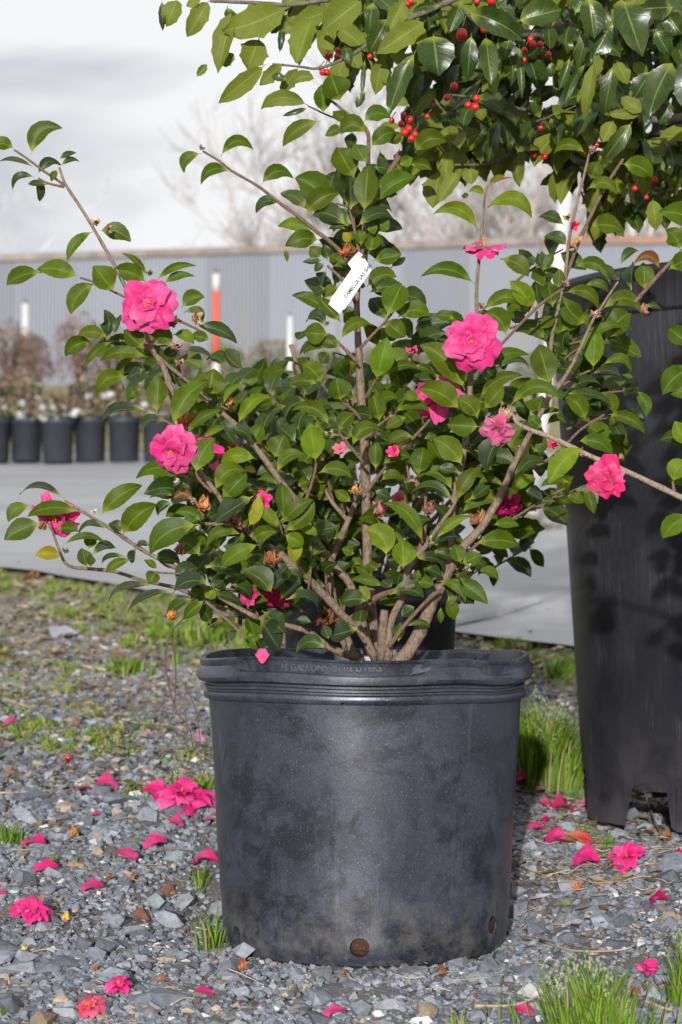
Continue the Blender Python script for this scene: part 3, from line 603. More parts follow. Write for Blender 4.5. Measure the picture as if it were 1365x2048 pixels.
# ------------------------------------------------------------------ leaf, petal and flower shapes
NL = 14
def leaf(b, t, w, bow=0, tilt=0., fold=.25, curl=.0, spiny=0, flip=False, seed=0, curlv=None, wav=.05):
    """one leaf: b, t world points, w width in metres"""
    rr = random.Random(seed)
    b, t = np.array(b, float), np.array(t, float)
    ax = t - b; L = np.linalg.norm(ax); a = ax / L
    toCam = nrm(CAM - (b + t) / 2)
    c = nrm(np.cross(a, toCam))
    up = np.cross(c, a)            # towards the camera
    if c[2] * 1 + 0.0001 < 0 and bow: c = -c     # bow lifts the midrib upwards
    s = 1.0
    perp = c if c[2] > 0 else -c
    mid = []
    ts = np.linspace(0, 1, NL + 1)
    k = bow * L
    for q in ts:
        mid.append(b + ax * q + perp * k * 4 * q * (1 - q) * (1 + .3 * (q - .5)) + up * curl * L * 4 * q * (1 - q))
    mid = np.array(mid)
    V = []; UV = []
    ph = rr.uniform(0, 6.28)
    crossdir = np.cross(a, up)     # in image plane
    # normal should lean to the sky: choose sign of the tilt
    for i, q in enumerate(ts):
        tg = nrm(mid[min(i + 1, NL)] - mid[max(i - 1, 0)])
        cc = nrm(np.cross(tg, up)); n0 = nrm(np.cross(cc, tg))
        sgn = 1 if cc[2] > 0 else -1
        # rotate about tangent so that the upper edge goes back, the normal turns up
        ang = tilt * sgn
        c1 = cc * math.cos(ang) - n0 * math.sin(ang)
        n1 = n0 * math.cos(ang) + cc * math.sin(ang)
        qq = max(0.0, (q - .09) / .91)
        if spiny:
            prof = math.sin(math.pi * min(1, qq ** .85)) ** .7 if 0 < qq < 1 else 0
            sp = max(0, 1 - abs(((qq * 3.4 + .1 * seed % 1) % 1) - .5) * 5) * .24 * spiny
            prof = prof * (1 + sp) * (1 if qq < .9 else .7)
        else:
            prof = (math.sin(math.pi * qq ** .88)) ** .92 if 0 < qq < 1 else 0
            if i > 2: prof *= 1 + (.025 if i % 2 else -.02)
            if qq > .93: prof *= .55
        hw = max(w / 2 * prof / max(.55, math.cos(tilt)), w * .018 if q < .12 else w * .004)
        for u in (-1, -.5, 0, .5, 1):
            off = fold * (abs(u) ** 1.3) * hw + wav * w * math.sin(9 * q + ph + u * 1.3) * abs(u)
            V.append(mid[i] + c1 * u * hw + n1 * off)
            UV.append(((u + 1) / 2, q))
    i, j = np.meshgrid(np.arange(NL), np.arange(4), indexing='ij')
    F = np.stack([i * 5 + j, i * 5 + j + 1, (i + 1) * 5 + j + 1, (i + 1) * 5 + j], -1).reshape(-1, 4)
    # make the front face the camera side
    v0, v1, v2 = V[5 * 7], V[5 * 7 + 4], V[5 * 9 + 2]
    nn = np.cross(np.array(v1) - v0, np.array(v2) - v0)
    if (np.dot(nn, toCam) < 0) != flip: F = F[:, ::-1]
    return np.array(V), F, np.array(UV)

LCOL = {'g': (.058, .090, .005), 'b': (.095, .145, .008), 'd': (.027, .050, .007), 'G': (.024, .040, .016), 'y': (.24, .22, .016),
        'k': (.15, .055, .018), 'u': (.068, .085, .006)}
def lcol(st, rr):
    c = np.array(LCOL[st]) * rr.uniform(.82, 1.18)
    c[0] *= rr.uniform(.85, 1.15)
    return c
def parse(table):
    out = []
    for Y, txt in table.items():
        for it in txt.replace('\n', '|').split('|'):
            it = it.split()
            if len(it) < 7: continue
            out.append((Y, *map(float, it[:6]), it[6], float(it[7]) / 1000 if len(it) > 7 else 0))
    return out
def make_leaf(item, seed, holly=False):
    Y, bx, by, tx, ty, w, bow, st, dY = item
    rr = random.Random(seed)
    Yb = Y + dY + rr.uniform(-.008, .008)
    L = math.hypot(tx - bx, ty - by) * Y / FPX
    dy = rr.uniform(-.22, .28) * L
    if st in 'dG': dy = rr.uniform(.1, .5) * L
    b = at(bx, by, Yb); t = at(tx, ty, Yb + (dy if not holly else rr.uniform(-.2, .3) * L))
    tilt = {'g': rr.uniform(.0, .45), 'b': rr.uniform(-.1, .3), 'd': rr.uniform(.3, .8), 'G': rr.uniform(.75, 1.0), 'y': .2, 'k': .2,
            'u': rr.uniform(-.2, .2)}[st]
    if holly: tilt = rr.uniform(-.2, .5)
    V, F, UV = leaf(b, t, w * Y / FPX, bow, tilt, fold=rr.uniform(.1, .6), curl=rr.uniform(-.06, .2), spiny=rr.choice((.6, 1, 1)) if holly else 0, wav=rr.uniform(.02, .10),
                    flip=(st == 'u'), seed=seed)
    return V, F, UV, lcol(st, rr), L * w

def stem(item, k=8):
    Y0, Y1, kind, txt = item
    a = np.array(list(map(float, txt.split()))).reshape(-1, 3)
    n = len(a)
    cum = np.concatenate([[0], np.cumsum(np.hypot(*(np.diff(a[:, :2], axis=0).T)))]); cum /= cum[-1]
    Ys = Y0 + (Y1 - Y0) * cum
    P = np.array([(*at(x, y, Y), r * Y / FPX) for (x, y, r), Y in zip(a, Ys)])
    S = spline(P, 5)
    if kind == 'b': S[:, 3] *= .8
    rr = np.random.default_rng(int(a[0, 0] * 7 + a[-1, 1]))
    S[:, 3] = np.abs(S[:, 3]) * (1 + rr.uniform(-.06, .06, len(S)) + .12 * (rr.random(len(S)) > .9))
    S[:, :3] += rr.normal(0, 1, (len(S), 3)) * S[:, 3:4] * .05
    return tube(S[:, :3], S[:, 3], k), S

def petal(L, W, cup=.3, back=.15, notch=.12, ruf=.08, seed=0, n=9, m=8):
    """local petal: root at 0, grows along +x, normal +z"""
    rr = random.Random(seed)
    p1, p2 = rr.uniform(0, 6.28), rr.uniform(0, 6.28)
    V = []; UV = []
    for i in range(n + 1):
        v = i / n
        hw = W / 2 * min(1, .16 + 1.15 * v ** .8) ** 1.0
        for j in range(m + 1):
            u = -1 + 2 * j / m
            x = L * v * (1 - v * v * (notch * .6 * (1 - abs(u)) ** 3 + .50 * (1 - math.sqrt(max(0, 1 - .96 * u * u)))))
            y = u * hw * (1 - .22 * v ** 5 * abs(u))
            z = cup * L * (v - 1.1 * v * v) + cup * .7 * hw * u * u
            z += ruf * L * v * v * (math.sin(5 * u + p1) + .6 * math.sin(9 * u + p2 + 3 * v))
            z -= back * L * v ** 3
            V.append((x, y, z)); UV.append(((u + 1) / 2, v))
    i, j = np.meshgrid(np.arange(n), np.arange(m), indexing='ij')
    F = np.stack([i * (m + 1) + j, i * (m + 1) + j + 1, (i + 1) * (m + 1) + j + 1, (i + 1) * (m + 1) + j], -1).reshape(-1, 4)
    return np.array(V), F, np.array(UV)
def frame(ax):
    ax = nrm(np.array(ax, float))
    e1 = nrm(np.cross(ax, (0.1, 0.3, 1))); e2 = np.cross(ax, e1)
    return ax, e1, e2
def petal_col(UV, base, edge, seed):
    rr = random.Random(seed); k = rr.uniform(.8, 1.12); edge = np.array(edge) + np.array((.04, .10, .12)) * max(0, rr.uniform(-.6, 1))
    v = np.clip(UV[:, 1], 0, 1)[:, None]
    return (np.array(base) * (1 - v) + np.array(edge) * v) * k
PB, PE = (.68, .006, .14), (.76, .045, .26)
def flower(parent, c, r, ax, seed, rings, name='flower', base=PB, edge=PE, stam=(.80, .36, .05), nst=22, mat=None, calyx=True):
    """rings: list of (n petals, length factor, width factor, opening angle deg, cup)"""
    rr = random.Random(seed)
    A, e1, e2 = frame(ax)
    acc = Acc()
    for k in range(nst):
        a_, o_ = rr.uniform(0, 6.28), rr.uniform(.05, .33)
        d = nrm(A + (math.cos(a_) * e1 + math.sin(a_) * e2) * o_ * 1.6)
        p0 = c + A * r * .02; p1 = c + d * r * rr.uniform(.28, .42)
        acc.add(*tube([p0, (p0 + p1) / 2 + e1 * r * .01, p1], [r * .016, r * .014, r * .012], 4, False), c=(.75, .45, .20))
        acc.add(*blob(p1, r * .035, k, .1, seg=5, rings=4), c=stam)
    acc.add(*blob(c - A * r * .08, r * .16, 1, .1), c=(.12, .13, .04))
    f = acc.build(name, MAT_PETAL, parent, origin=c)
    for ri, (n, lf, wf, deg, cup) in enumerate(rings):
        a0 = rr.uniform(0, 6.28)
        for k in range(n):
            az = a0 + 2 * math.pi * (k + rr.uniform(-.3, .3)) / n
            op = rad(deg + rr.uniform(-17, 14))
            out = math.cos(az) * e1 + math.sin(az) * e2
            X = A * math.cos(op) + out * math.sin(op)
            Z = A * math.sin(op) - out * math.cos(op)
            Yv = np.cross(Z, X)
            V, F, UV = petal(r * lf * rr.uniform(.9, 1.08), r * wf * rr.uniform(.9, 1.1), cup, seed=seed * 31 + ri * 9 + k, ruf=.085, notch=rr.uniform(.05, .2))
            roll = rr.uniform(-.25, .25)
            Y2 = Yv * math.cos(roll) + Z * math.sin(roll); Z2 = Z * math.cos(roll) - Yv * math.sin(roll)
            W = c + A * r * .04 * (ri - 1) + V[:, :1] * X + V[:, 1:2] * Y2 + V[:, 2:3] * Z2
            mk('petal', W, F, mat or MAT_PETAL, f, UV, petal_col(UV, base, edge, seed + k))
    return f
def crumple(parent, c, r, seed, colr, n=9, name='withered_flower', mat=None):
    """dried flower: crumpled petals bunched together, one piece"""
    rr = random.Random(seed); acc = Acc()
    for k in range(n):
        d = nrm(np.array([rr.gauss(0, 1) for _ in range(3)]))
        A, e1, e2 = frame(d)
        V, F, UV = petal(r * rr.uniform(.8, 1.2), r * rr.uniform(.8, 1.3), .9, .6, .2, .28, seed * 17 + k)
        W = c - A * r * .25 + V[:, :1] * A + V[:, 1:2] * e1 + V[:, 2:3] * e2
        acc.add(W, F, UV, np.array(colr) * rr.uniform(.55, 1.25))
    return acc.build(name, mat or MAT_BUD, parent, origin=c)
def bud(parent, c, r, ax, seed, colr=(.22, .14, .06), tipc=None, name='flower_bud'):
    """a bud of overlapping scales"""
    rr = random.Random(seed); A, e1, e2 = frame(ax); acc = Acc()
    for ri, (n, l, o) in enumerate(((4, 1.0, .75), (4, 1.5, .5), (3, 1.9, .25))):
        for k in range(n):
            az = 2 * math.pi * (k + .5 * ri) / n
            out = math.cos(az) * e1 + math.sin(az) * e2
            V, F, UV = petal(r * l, r * 1.15, -.55, -.25, 0, .02, seed + k, 5, 4)
            X = nrm(A * 1.0 + out * o); Z = nrm(out - X * np.dot(out, X)); Yv = np.cross(Z, X)
            W = c + out * r * .18 + V[:, :1] * X + V[:, 1:2] * Yv + V[:, 2:3] * Z
            cc = tipc if (tipc is not None and ri == 2) else colr
            acc.add(W, F, UV, np.array(cc) * rr.uniform(.7, 1.25))
    return acc.build(name, MAT_BUD, parent, origin=c)
# ------------------------------------------------------------------ ground
def grid_sheet(xs, ys, zf):
    X, Y = np.meshgrid(xs, ys, indexing='ij')
    Z = zf(X, Y)
    V = np.stack([X, Y, Z], -1).reshape(-1, 3)
    a, b = len(xs), len(ys)
    i, j = np.meshgrid(np.arange(a - 1), np.arange(b - 1), indexing='ij')
    F = np.stack([i * b + j, (i + 1) * b + j, (i + 1) * b + j + 1, i * b + j + 1], -1).reshape(-1, 4)
    return V, F
m, nt, N, bs = M('soil_and_grit')
n1 = noise(nt, 26, 7, .7); n2 = noise(nt, 4, 3, .5); n3 = noise(nt, 260, 3, .6)
geo = nd(nt, 'NewGeometry'); sp = nd(nt, 'SeparateXYZ'); nt.links.new(geo.outputs['Position'], sp.inputs[0])
soil = mixc(nt, n1, (.07, .062, .056), (.19, .175, .16))
soil = mixc(nt, ramp(nt, n3, [(.55, 0), (.65, .8)]), soil, (.19, .19, .20))
mid_ = mixc(nt, n1, (.17, .13, .09), (.36, .30, .23))
mid_ = mixc(nt, ramp(nt, n2, [(.48, 0), (.6, .5)]), mid_, (.09, .13, .03))
far_ = mixc(nt, ramp(nt, n2, [(.35, 0), (.7, 1)]), (.30, .23, .12), (.16, .17, .07))
k1 = ramp(nt, mth(nt, 'DIVIDE', sp.outputs[1], 40), [(.100, 0), (.130, 1)])
k2 = ramp(nt, mth(nt, 'DIVIDE', sp.outputs[1], 40), [(.33, 0), (.40, 1)])
nt.links.new(mixc(nt, k2, mixc(nt, k1, soil, mid_), far_), bs.inputs['Base Color'])
bs.inputs['Roughness'].default_value = .95
bump(nt, bs, mth(nt, 'ADD', n1, n3), .8, .006)
MAT_SOIL = m
def gz_bumpy(x, y):
    return gz_np(x, y) + .004 * np.sin(x * 31 + 2 * np.sin(y * 17)) * np.sin(y * 27) + .003 * np.sin(x * 83 + y * 51)
ys = np.concatenate([np.arange(-6, 1.6, .4), np.arange(1.6, 5.2, .03), np.arange(5.2, 9, .15), np.arange(9, 50, 1.), np.arange(60, 600, 60)])
xs = np.concatenate([-np.geomspace(1.6, 320, 22)[::-1], np.arange(-1.55, 1.56, .035), np.geomspace(1.6, 320, 22)])
V, F = grid_sheet(xs, ys, gz_bumpy)
GROUND = tag(mk('ground', V, F, MAT_SOIL, origin=(0, 0, 0)), kind='structure')

# crushed stone
def hull_variants(n, seed):
    rr = random.Random(seed); out = []
    import bmesh
    for k in range(n):
        bm = bmesh.new()
        for _ in range(rr.choice((10, 11, 12, 14))):
            v = Vector((rr.gauss(0, 1), rr.gauss(0, 1), rr.gauss(0, 1))).normalized()
            v = Vector((v.x * rr.uniform(.75, 1.15), v.y * rr.uniform(.65, .95), v.z * rr.uniform(.42, .68)))
            bm.verts.new(v)
        r_ = bmesh.ops.convex_hull(bm, input=bm.verts)
        bmesh.ops.delete(bm, geom=list({g for g in r_['geom_interior'] + r_['geom_unused'] if isinstance(g, bmesh.types.BMVert)}), context='VERTS')
        bmesh.ops.triangulate(bm, faces=bm.faces)
        bm.verts.index_update()
        V = np.array([v.co[:] for v in bm.verts]); F = np.array([[v.index for v in f.verts] for f in bm.faces])
        out.append((V, F)); bm.free()
    return out
HULL = hull_variants(36, 5)
def scol(n, r_, warm=.07):
    base = np.array([.195, .212, .242]) * r_.uniform(.45, 1.3, (n, 1)) ** 1.0
    base *= 1 + r_.normal(0, .03, (n, 3))
    k = r_.random(n)
    base[k < warm] = np.array([.30, .235, .165]) * r_.uniform(.5, 1.2, ((k < warm).sum(), 1))
    kk = (k > .965); base[kk] = np.array([.5, .5, .49]) * r_.uniform(.7, 1.2, (kk.sum(), 1))
    kk = (k > warm) & (k < warm + .015); base[kk] = np.array([.26, .13, .075]) * r_.uniform(.6, 1.1, (kk.sum(), 1))
    return base
def rotm(n, r_, tiltmax=.5):
    yaw = r_.uniform(0, 2 * np.pi, n); tx = r_.normal(0, tiltmax * .5, n); ty = r_.normal(0, tiltmax * .5, n)
    cz, sz = np.cos(yaw), np.sin(yaw); cx, sx = np.cos(tx), np.sin(tx); cy, sy = np.cos(ty), np.sin(ty)
    Rz = np.zeros((n, 3, 3)); Rz[:, 0, 0] = cz; Rz[:, 0, 1] = -sz; Rz[:, 1, 0] = sz; Rz[:, 1, 1] = cz; Rz[:, 2, 2] = 1
    Rx = np.zeros((n, 3, 3)); Rx[:, 0, 0] = 1; Rx[:, 1, 1] = cx; Rx[:, 1, 2] = -sx; Rx[:, 2, 1] = sx; Rx[:, 2, 2] = cx
    Ry = np.zeros((n, 3, 3)); Ry[:, 1, 1] = 1; Ry[:, 0, 0] = cy; Ry[:, 0, 2] = sy; Ry[:, 2, 0] = -sy; Ry[:, 2, 2] = cy
    return Ry @ Rx @ Rz
def in_pot(x, y, pad=0):
    return (np.hypot(x - .0327, y - 2.82) < .186 + pad) | (np.hypot(x - .051, y - 3.62) < .15)
def bare(x, y):
    """patches of bare earth between the stones (0..1)"""
    p = np.exp(-(((x - .335) / .10) ** 2 + ((y - 2.66) / .10) ** 2) * 1.2)
    p = np.maximum(p, .8 * np.exp(-(((x - .02) / .17) ** 2 + ((y - 2.50) / .035) ** 2)))
    p = np.maximum(p, .7 * np.exp(-(((x + .25) / .2) ** 2 + ((y - 3.25) / .12) ** 2)))
    return np.maximum(p, .55 * (np.sin(x * 13 + 1.5 * np.sin(y * 9)) * np.sin(y * 11 + 2) > .45))
_A, _B = ground(0, 1148), ground(1136, 1309)
def scatter_stones(n, y0, y1, size, seed, zf=.25, thin=1.0, far=0):
    r_ = np.random.default_rng(seed)
    y = r_.uniform(y0, y1, n); x = r_.uniform(-1, 1, n) * (.19 * y + .06)
    if far == 2: x = np.sign(x) * (.19 * y + .06 + .75 * r_.random(n))
    keep = ~in_pot(x, y) & (r_.random(n) > bare(x, y) * thin)
    if far == 1: keep &= y < .97 * (_A[1] + (_B[1] - _A[1]) * (x - _A[0]) / (_B[0] - _A[0]))
    if not far: keep &= y < 4.3 + 2.2 * r_.random(n) ** 2
    x, y = x[keep], y[keep]; n = len(x)
    s = size(r_, n)
    z = gz_np(x, y) + s * zf * r_.uniform(.2, 1.3, n)
    return x, y, z, s, rotm(n, r_), scol(n, r_), r_.integers(0, len(HULL), n)
def stones_mesh(batches, name, parent):
    Vs, Fs, Cs, off = [], [], [], 0
    for (x, y, z, s, Rm, c, vi) in batches:
        for k in range(len(HULL)):
            sel = np.nonzero(vi == k)[0]
            if not len(sel): continue
            hv, hf = HULL[k]
            W = np.einsum('nij,mj->nmi', Rm[sel], hv) * s[sel, None, None] + np.stack([x, y, z], -1)[sel, None]
            Vs.append(W.reshape(-1, 3)); nv = len(hv)
            Fs.append((hf[None] + (np.arange(len(sel)) * nv)[:, None, None]).reshape(-1, 3) + off)
            Cs.append(np.repeat(c[sel], nv, 0)); off += len(sel) * nv
    o = mk(name, np.concatenate(Vs), [np.concatenate(Fs)], MAT_STONE, parent, None, np.concatenate(Cs), smooth=False)
    o['kind'] = 'stuff'; return o
B = [scatter_stones(27000, 2.28, 3.3, lambda r, n: r.uniform(.0026, .0062, n), 1, thin=.75),
     scatter_stones(11000, 2.28, 3.5, lambda r, n: r.uniform(.006, .0105, n), 2),
     scatter_stones(19000, 3.2, 5.6, lambda r, n: r.uniform(.004, .009, n), 3),
     scatter_stones(5600, 3.2, 5.6, lambda r, n: r.uniform(.009, .017, n), 4),
     scatter_stones(9000, 4.6, 7.7, lambda r, n: r.uniform(.005, .013, n), 6, far=1),
     scatter_stones(15000, 1.7, 4.6, lambda r, n: r.uniform(.005, .013, n), 8, far=2)]
B[-2][5][:] = B[-2][5] * .75 + np.array([.06, .045, .03])
# B[-1][5] * .75 + np.array([.06, .045, .03])
stones_mesh(B, 'gravel', GROUND)
# the larger stones one by one, children of the ground
r_ = np.random.default_rng(77)
x, y, z, s, Rm, c, vi = scatter_stones(560, 2.3, 3.7, lambda r, n: r.uniform(.0115, .024, n) * r.choice([1, 1, 1, 1.25], n), 9, .3)
okk = []
for i in np.argsort(-s):
    if all(math.hypot(x[i] - x[j], y[i] - y[j]) > .62 * (s[i] + s[j]) for j in okk): okk.append(i)
    if len(okk) >= 262: break
HM = []
for k, (hv, hf) in enumerate(HULL):
    HM.append((hv, hf))
for i in okk:
    hv, hf = HM[vi[i]]
    W = (Rm[i] @ hv.T).T * s[i] + np.array((x[i], y[i], z[i]))
    mk('stone', W, [hf], MAT_STONE, GROUND, None, np.broadcast_to(c[i], (len(W), 3)), smooth=False)
SPECIAL = [  # px, py, half width px, colour, squash
 (133, 1623, 36, (.27, .22, .17)), (268, 1688, 19, (.17, .155, .075)), (230, 1695, 16, (.2, .15, .09)), (150, 1735, 24, (.30, .17, .08)), (255, 1752, 18, (.34, .24, .14)),
 (82, 1770, 18, (.55, .55, .54)), (262, 1876, 44, (.24, .25, .27)), (1195, 1836, 28, (.42, .40, .37)), (1140, 1870, 20, (.40, .38, .35)), (315, 2012, 66, (.15, .165, .19)),
 (98, 1946, 46, (.13, .14, .165)), (132, 2040, 40, (.28, .29, .31)), (1090, 1800, 20, (.27, .29, .33)), (1100, 1640, 30, (.2, .21, .23)), (1050, 1668, 30, (.2, .21, .235)),
 (1270, 1780, 30, (.2, .21, .25)), (1250, 1640, 22, (.2, .2, .21)), (35, 1950, 44, (.21, .22, .25)), (820, 1950, 38, (.17, .18, .2)), (780, 2020, 40, (.27, .28, .31)),
 (600, 1962, 22, (.24, .25, .27)), (520, 1985, 26, (.23, .24, .26)), (948, 1965, 15, (.45, .38, .28)), (1000, 1985, 34, (.2, .21, .24)), (60, 1600, 40, (.11, .12, .15)),
 (240, 1610, 44, (.14, .155, .17)), (330, 1680, 46, (.14, .15, .17)), (90, 1820, 26, (.16, .175, .2)), (355, 1610, 20, (.2, .2, .2)), (205, 1355, 20, (.2, .2, .23)), (60, 1263, 22, (.22, .23, .26)),
 (120, 1275, 46, (.24, .25, .29)), (180, 1425, 18, (.32, .28, .2)), (430, 1580, 10, (.3, .25, .2)), (1230, 1900, 22, (.36, .34, .31)), (1160, 1990, 34, (.22, .23, .26)), (700, 1975, 30, (.12, .13, .15))]
for k, (px, py, hw, cc) in enumerate(SPECIAL):
    g = ground(px, py); sz = hw * g[1] / FPX
    hv, hf = HM[(k * 5) % len(HM)]
    a_ = random.Random(k).uniform(-.4, .4)
    Rk = np.array(((math.cos(a_), -math.sin(a_), 0), (math.sin(a_), math.cos(a_), 0), (0, 0, .9)))
    hv = hv / np.abs(hv).max(0) * np.array((1, .62, .42))
    W = (Rk @ hv.T).T * sz + g + np.array((0, 0, sz * .15))
    mk('stone', W, [hf], MAT_STONE, GROUND, None, np.broadcast_to(np.array(cc) * .95, (len(W), 3)), smooth=False)

_a, _b = ground(0, 1148), ground(1136, 1309)
def on_cloth(x, y):
    return y > _a[1] + (_b[1] - _a[1]) * (x - _a[0]) / (_b[0] - _a[0]) - .02
# leaf litter, straw and bark bits between the grass and the gravel
acc = Acc(); rr = random.Random(4)
for k in range(9000):
    yy = rr.uniform(3.6, 7.6) if k % 16 else rr.uniform(2.7, 3.6); xx = rr.uniform(-1, 1) * (.19 * yy)
    if k % 16 == 0 and xx < .12: continue
    if in_pot(xx, yy, .02) or (on_cloth(xx, yy) and k % 40): continue
    s_ = rr.uniform(.004, .016) * (1.5 if yy > 5 else 1); a_ = rr.uniform(0, 6.28)
    g = np.array((xx, yy, gz(xx, yy) + .010 + rr.uniform(0, .010)))
    d1 = np.array((math.cos(a_), math.sin(a_), rr.uniform(-.3, .4))) * s_; d2 = np.array((-math.sin(a_), math.cos(a_), rr.uniform(-.4, .4))) * s_ * rr.uniform(.15, .7)
    cc = rr.choice(((.19, .13, .08), (.30, .24, .15), (.14, .10, .06), (.34, .28, .19), (.26, .24, .19), (.26, .14, .07), (.20, .22, .09)))
    acc.add([g - d1, g - d2, g + d1, g + d2 + np.array((0, 0, .25 * s_))], np.array([(0, 1, 2), (0, 2, 3)]), c=np.array(cc) * rr.uniform(.6, 1.2))
tag(acc.build('leaf_litter', MAT_STRAW, smooth=False), kind='stuff')

# woven weed cloth
m, nt, N, bs = M('grey_weed_cloth')
n1 = noise(nt, 3, 5, .6, stretch=(1, .5, 1)); n2 = noise(nt, 40, 4, .7)
n3 = noise(nt, 1.1, 5, .65, stretch=(.6, 1.6, 1)); n6 = noise(nt, 14, 4, .6, stretch=(.25, 1, 1))
cc = mixc(nt, n1, (.27, .275, .29), (.37, .372, .385)); cc = mixc(nt, ramp(nt, n2, [(.52, 0), (.75, .5)]), cc, (.22, .20, .17)); cc = mixc(nt, ramp(nt, n3, [(.45, 0), (.62, .45)]), cc, (.19, .19, .20)); cc = mixc(nt, ramp(nt, n6, [(.60, 0), (.72, .35)]), cc, (.5, .5, .5))
nt.links.new(cc, bs.inputs['Base Color']); bs.inputs['Roughness'].default_value = .6
bump(nt, bs, n1, .5, .02)
MAT_CLOTH = m
ga, gb = ground(0, 1148), ground(1136, 1309)
dirn = nrm((gb - ga) * (1, 1, 0))
def cloth(name, t0, t1, off0, y_far, lift, seed):
    Vs = []; nx, ny = 60, 50
    for i in range(nx + 1):
        p = ga + dirn * (t0 + (t1 - t0) * i / nx)
        ye = p[1] + off0 + .03 * math.sin(i * .9 + seed) + .015 * math.sin(i * 2.7)
        for j in range(ny + 1):
            q = (j / ny) ** 1.5; yy = ye + (y_far - ye) * q
            zz = gz(p[0], yy) + lift + .008 * math.sin(i * .35 + 3 * q) * math.sin(yy * 2.1 + seed) + .005 * math.sin(yy * 5 + i * .2)
            Vs.append((p[0], yy, zz))
    i, j = np.meshgrid(np.arange(nx), np.arange(ny), indexing='ij'); w = ny + 1
    F = np.stack([i * w + j, (i + 1) * w + j, (i + 1) * w + j + 1, i * w + j + 1], -1).reshape(-1, 4)
    return tag(mk(name, np.array(Vs), F, MAT_CLOTH), kind='structure')
cloth('path', -5, 8, 0, 15.5, .016, 0)
# a second width of cloth overlapping the first, its edge running away to the right
sa, sb = ground(925, 1262), ground(1136, 1203)
Vs = []
for i in range(41):
    p = sa + (sb - sa) * (i / 8.0 - .9)
    for j, o_ in enumerate((0, .004, .5, 1.5, 3.0)):
        yy = p[1] + o_
        Vs.append((p[0], yy, gz(p[0], yy) + .016 + (0, .016, .016, .013, .002)[j] + .004 * math.sin(i * 1.1)))
i, j = np.meshgrid(np.arange(40), np.arange(4), indexing='ij')
F = np.stack([i * 5 + j, (i + 1) * 5 + j, (i + 1) * 5 + j + 1, i * 5 + j + 1], -1).reshape(-1, 4)
tag(mk('path_overlap', np.array(Vs), F, MAT_CLOTH), kind='structure')

# ------------------------------------------------------------------ corrugated fence
m, nt, N, bs = M('galvanised_sheet')
n1 = noise(nt, .6, 4, .6, stretch=(1, 1, .15)); n2 = noise(nt, 1.6, 3, .6, stretch=(1, 1, .08))
cc = mixc(nt, n1, (.20, .215, .255), (.255, .268, .305)); cc = mixc(nt, ramp(nt, n2, [(.60, 0), (.72, .6)]), cc, (.27, .25, .19))
cc = mixc(nt, 1.0, cc, nd(nt, 'Attribute', attribute_name='Col').outputs['Color'], 'MULTIPLY')
nt.links.new(cc, bs.inputs['Base Color']); bs.inputs['Roughness'].default_value = .6; bs.inputs['Metallic'].default_value = .1
MAT_SHEET = m
MAT_CAP = col_mat('fence_cap', .8, .2, 2, .7, 1.3, 0, 0, flat=(.22, .19, .17))
MAT_CAPR = col_mat('rusty_cap', .8, .2, 2, .7, 1.3, 0, 0, flat=(.26, .16, .12))
def fence(pxa, Ya, pxb, Yb, ztop, npan, label, capm, group=None):
    A_, B_ = at(pxa, 1000, Ya), at(pxb, 1000, Yb)
    A_, B_ = np.array((A_[0], A_[1], 0)), np.array((B_[0], B_[1], 0))
    root = empty('metal_fence', ((A_ + B_) / 2) * (1, 1, 0) + (0, 0, gz(0, (Ya + Yb) / 2)), label, 'fence')
    L = np.linalg.norm(B_ - A_); d = (B_ - A_) / L; nn = np.array((-d[1], d[0], 0)); pw = L / npan
    z0 = gz(0, (Ya + Yb) / 2) - .3
    rr = random.Random(int(pxa + 3000))
    for p in range(npan):
        nr = max(6, int(pw / .088)); Vs = []; step = pw / (nr * 4)
        top = ztop - rr.uniform(0, .03)
        for i in range(nr * 4 + 1):
            o_ = (0, .04, .04, 0)[i % 4] + .004 * (p % 2)
            q = A_ + d * (p * pw + i * step - (.02 if i == 0 else 0)) - nn * o_ * -1
            Vs += [(q[0], q[1], z0), (q[0], q[1], top)]
        i = np.arange(nr * 4)
        F = np.stack([i * 2, i * 2 + 2, i * 2 + 3, i * 2 + 1], -1)
        k = rr.uniform(.86, 1.1); tint = (k, k, k) if rr.random() > .2 else (k * 1.08, k, k * .85)
        mk('panel', np.array(Vs), F, MAT_SHEET, root, col=np.broadcast_to(tint, (len(Vs), 3)), smooth=False)
    for p in range(0, npan + 1, 3):
        q = A_ + d * p * pw + nn * .08
        V, F = box(q[0] - .05, q[0] + .05, q[1] - .05, q[1] + .05, z0, ztop + .02)
        mk('post', V, F, MAT_CAP, root, smooth=False)
    q0, q1 = A_ - nn * .06, B_ - nn * .06; q2, q3 = B_ + nn * .10, A_ + nn * .10
    V = np.array([(*q[:2], z) for z in (ztop - .13, ztop + .03) for q in (q0, q1, q2, q3)])
    F = np.array([(0, 3, 2, 1), (4, 5, 6, 7), (0, 1, 5, 4), (1, 2, 6, 5), (2, 3, 7, 6), (3, 0, 4, 7)])
    mk('top_cap', V, F, capm, root, smooth=False)
    return root
def zat(py, Y): return at(0, py, Y)[2]
zt = zat(484, 45.0)
fence(-2400, 53.0, 1078, 44.6, zt, 30, 'long grey corrugated metal fence running across the back from the left', MAT_CAP)
fence(1086, 43.6, 3600, 42.6, zat(474, 43.4), 22, 'nearer stretch of corrugated fence with a rusty top edge at the right', MAT_CAPR)

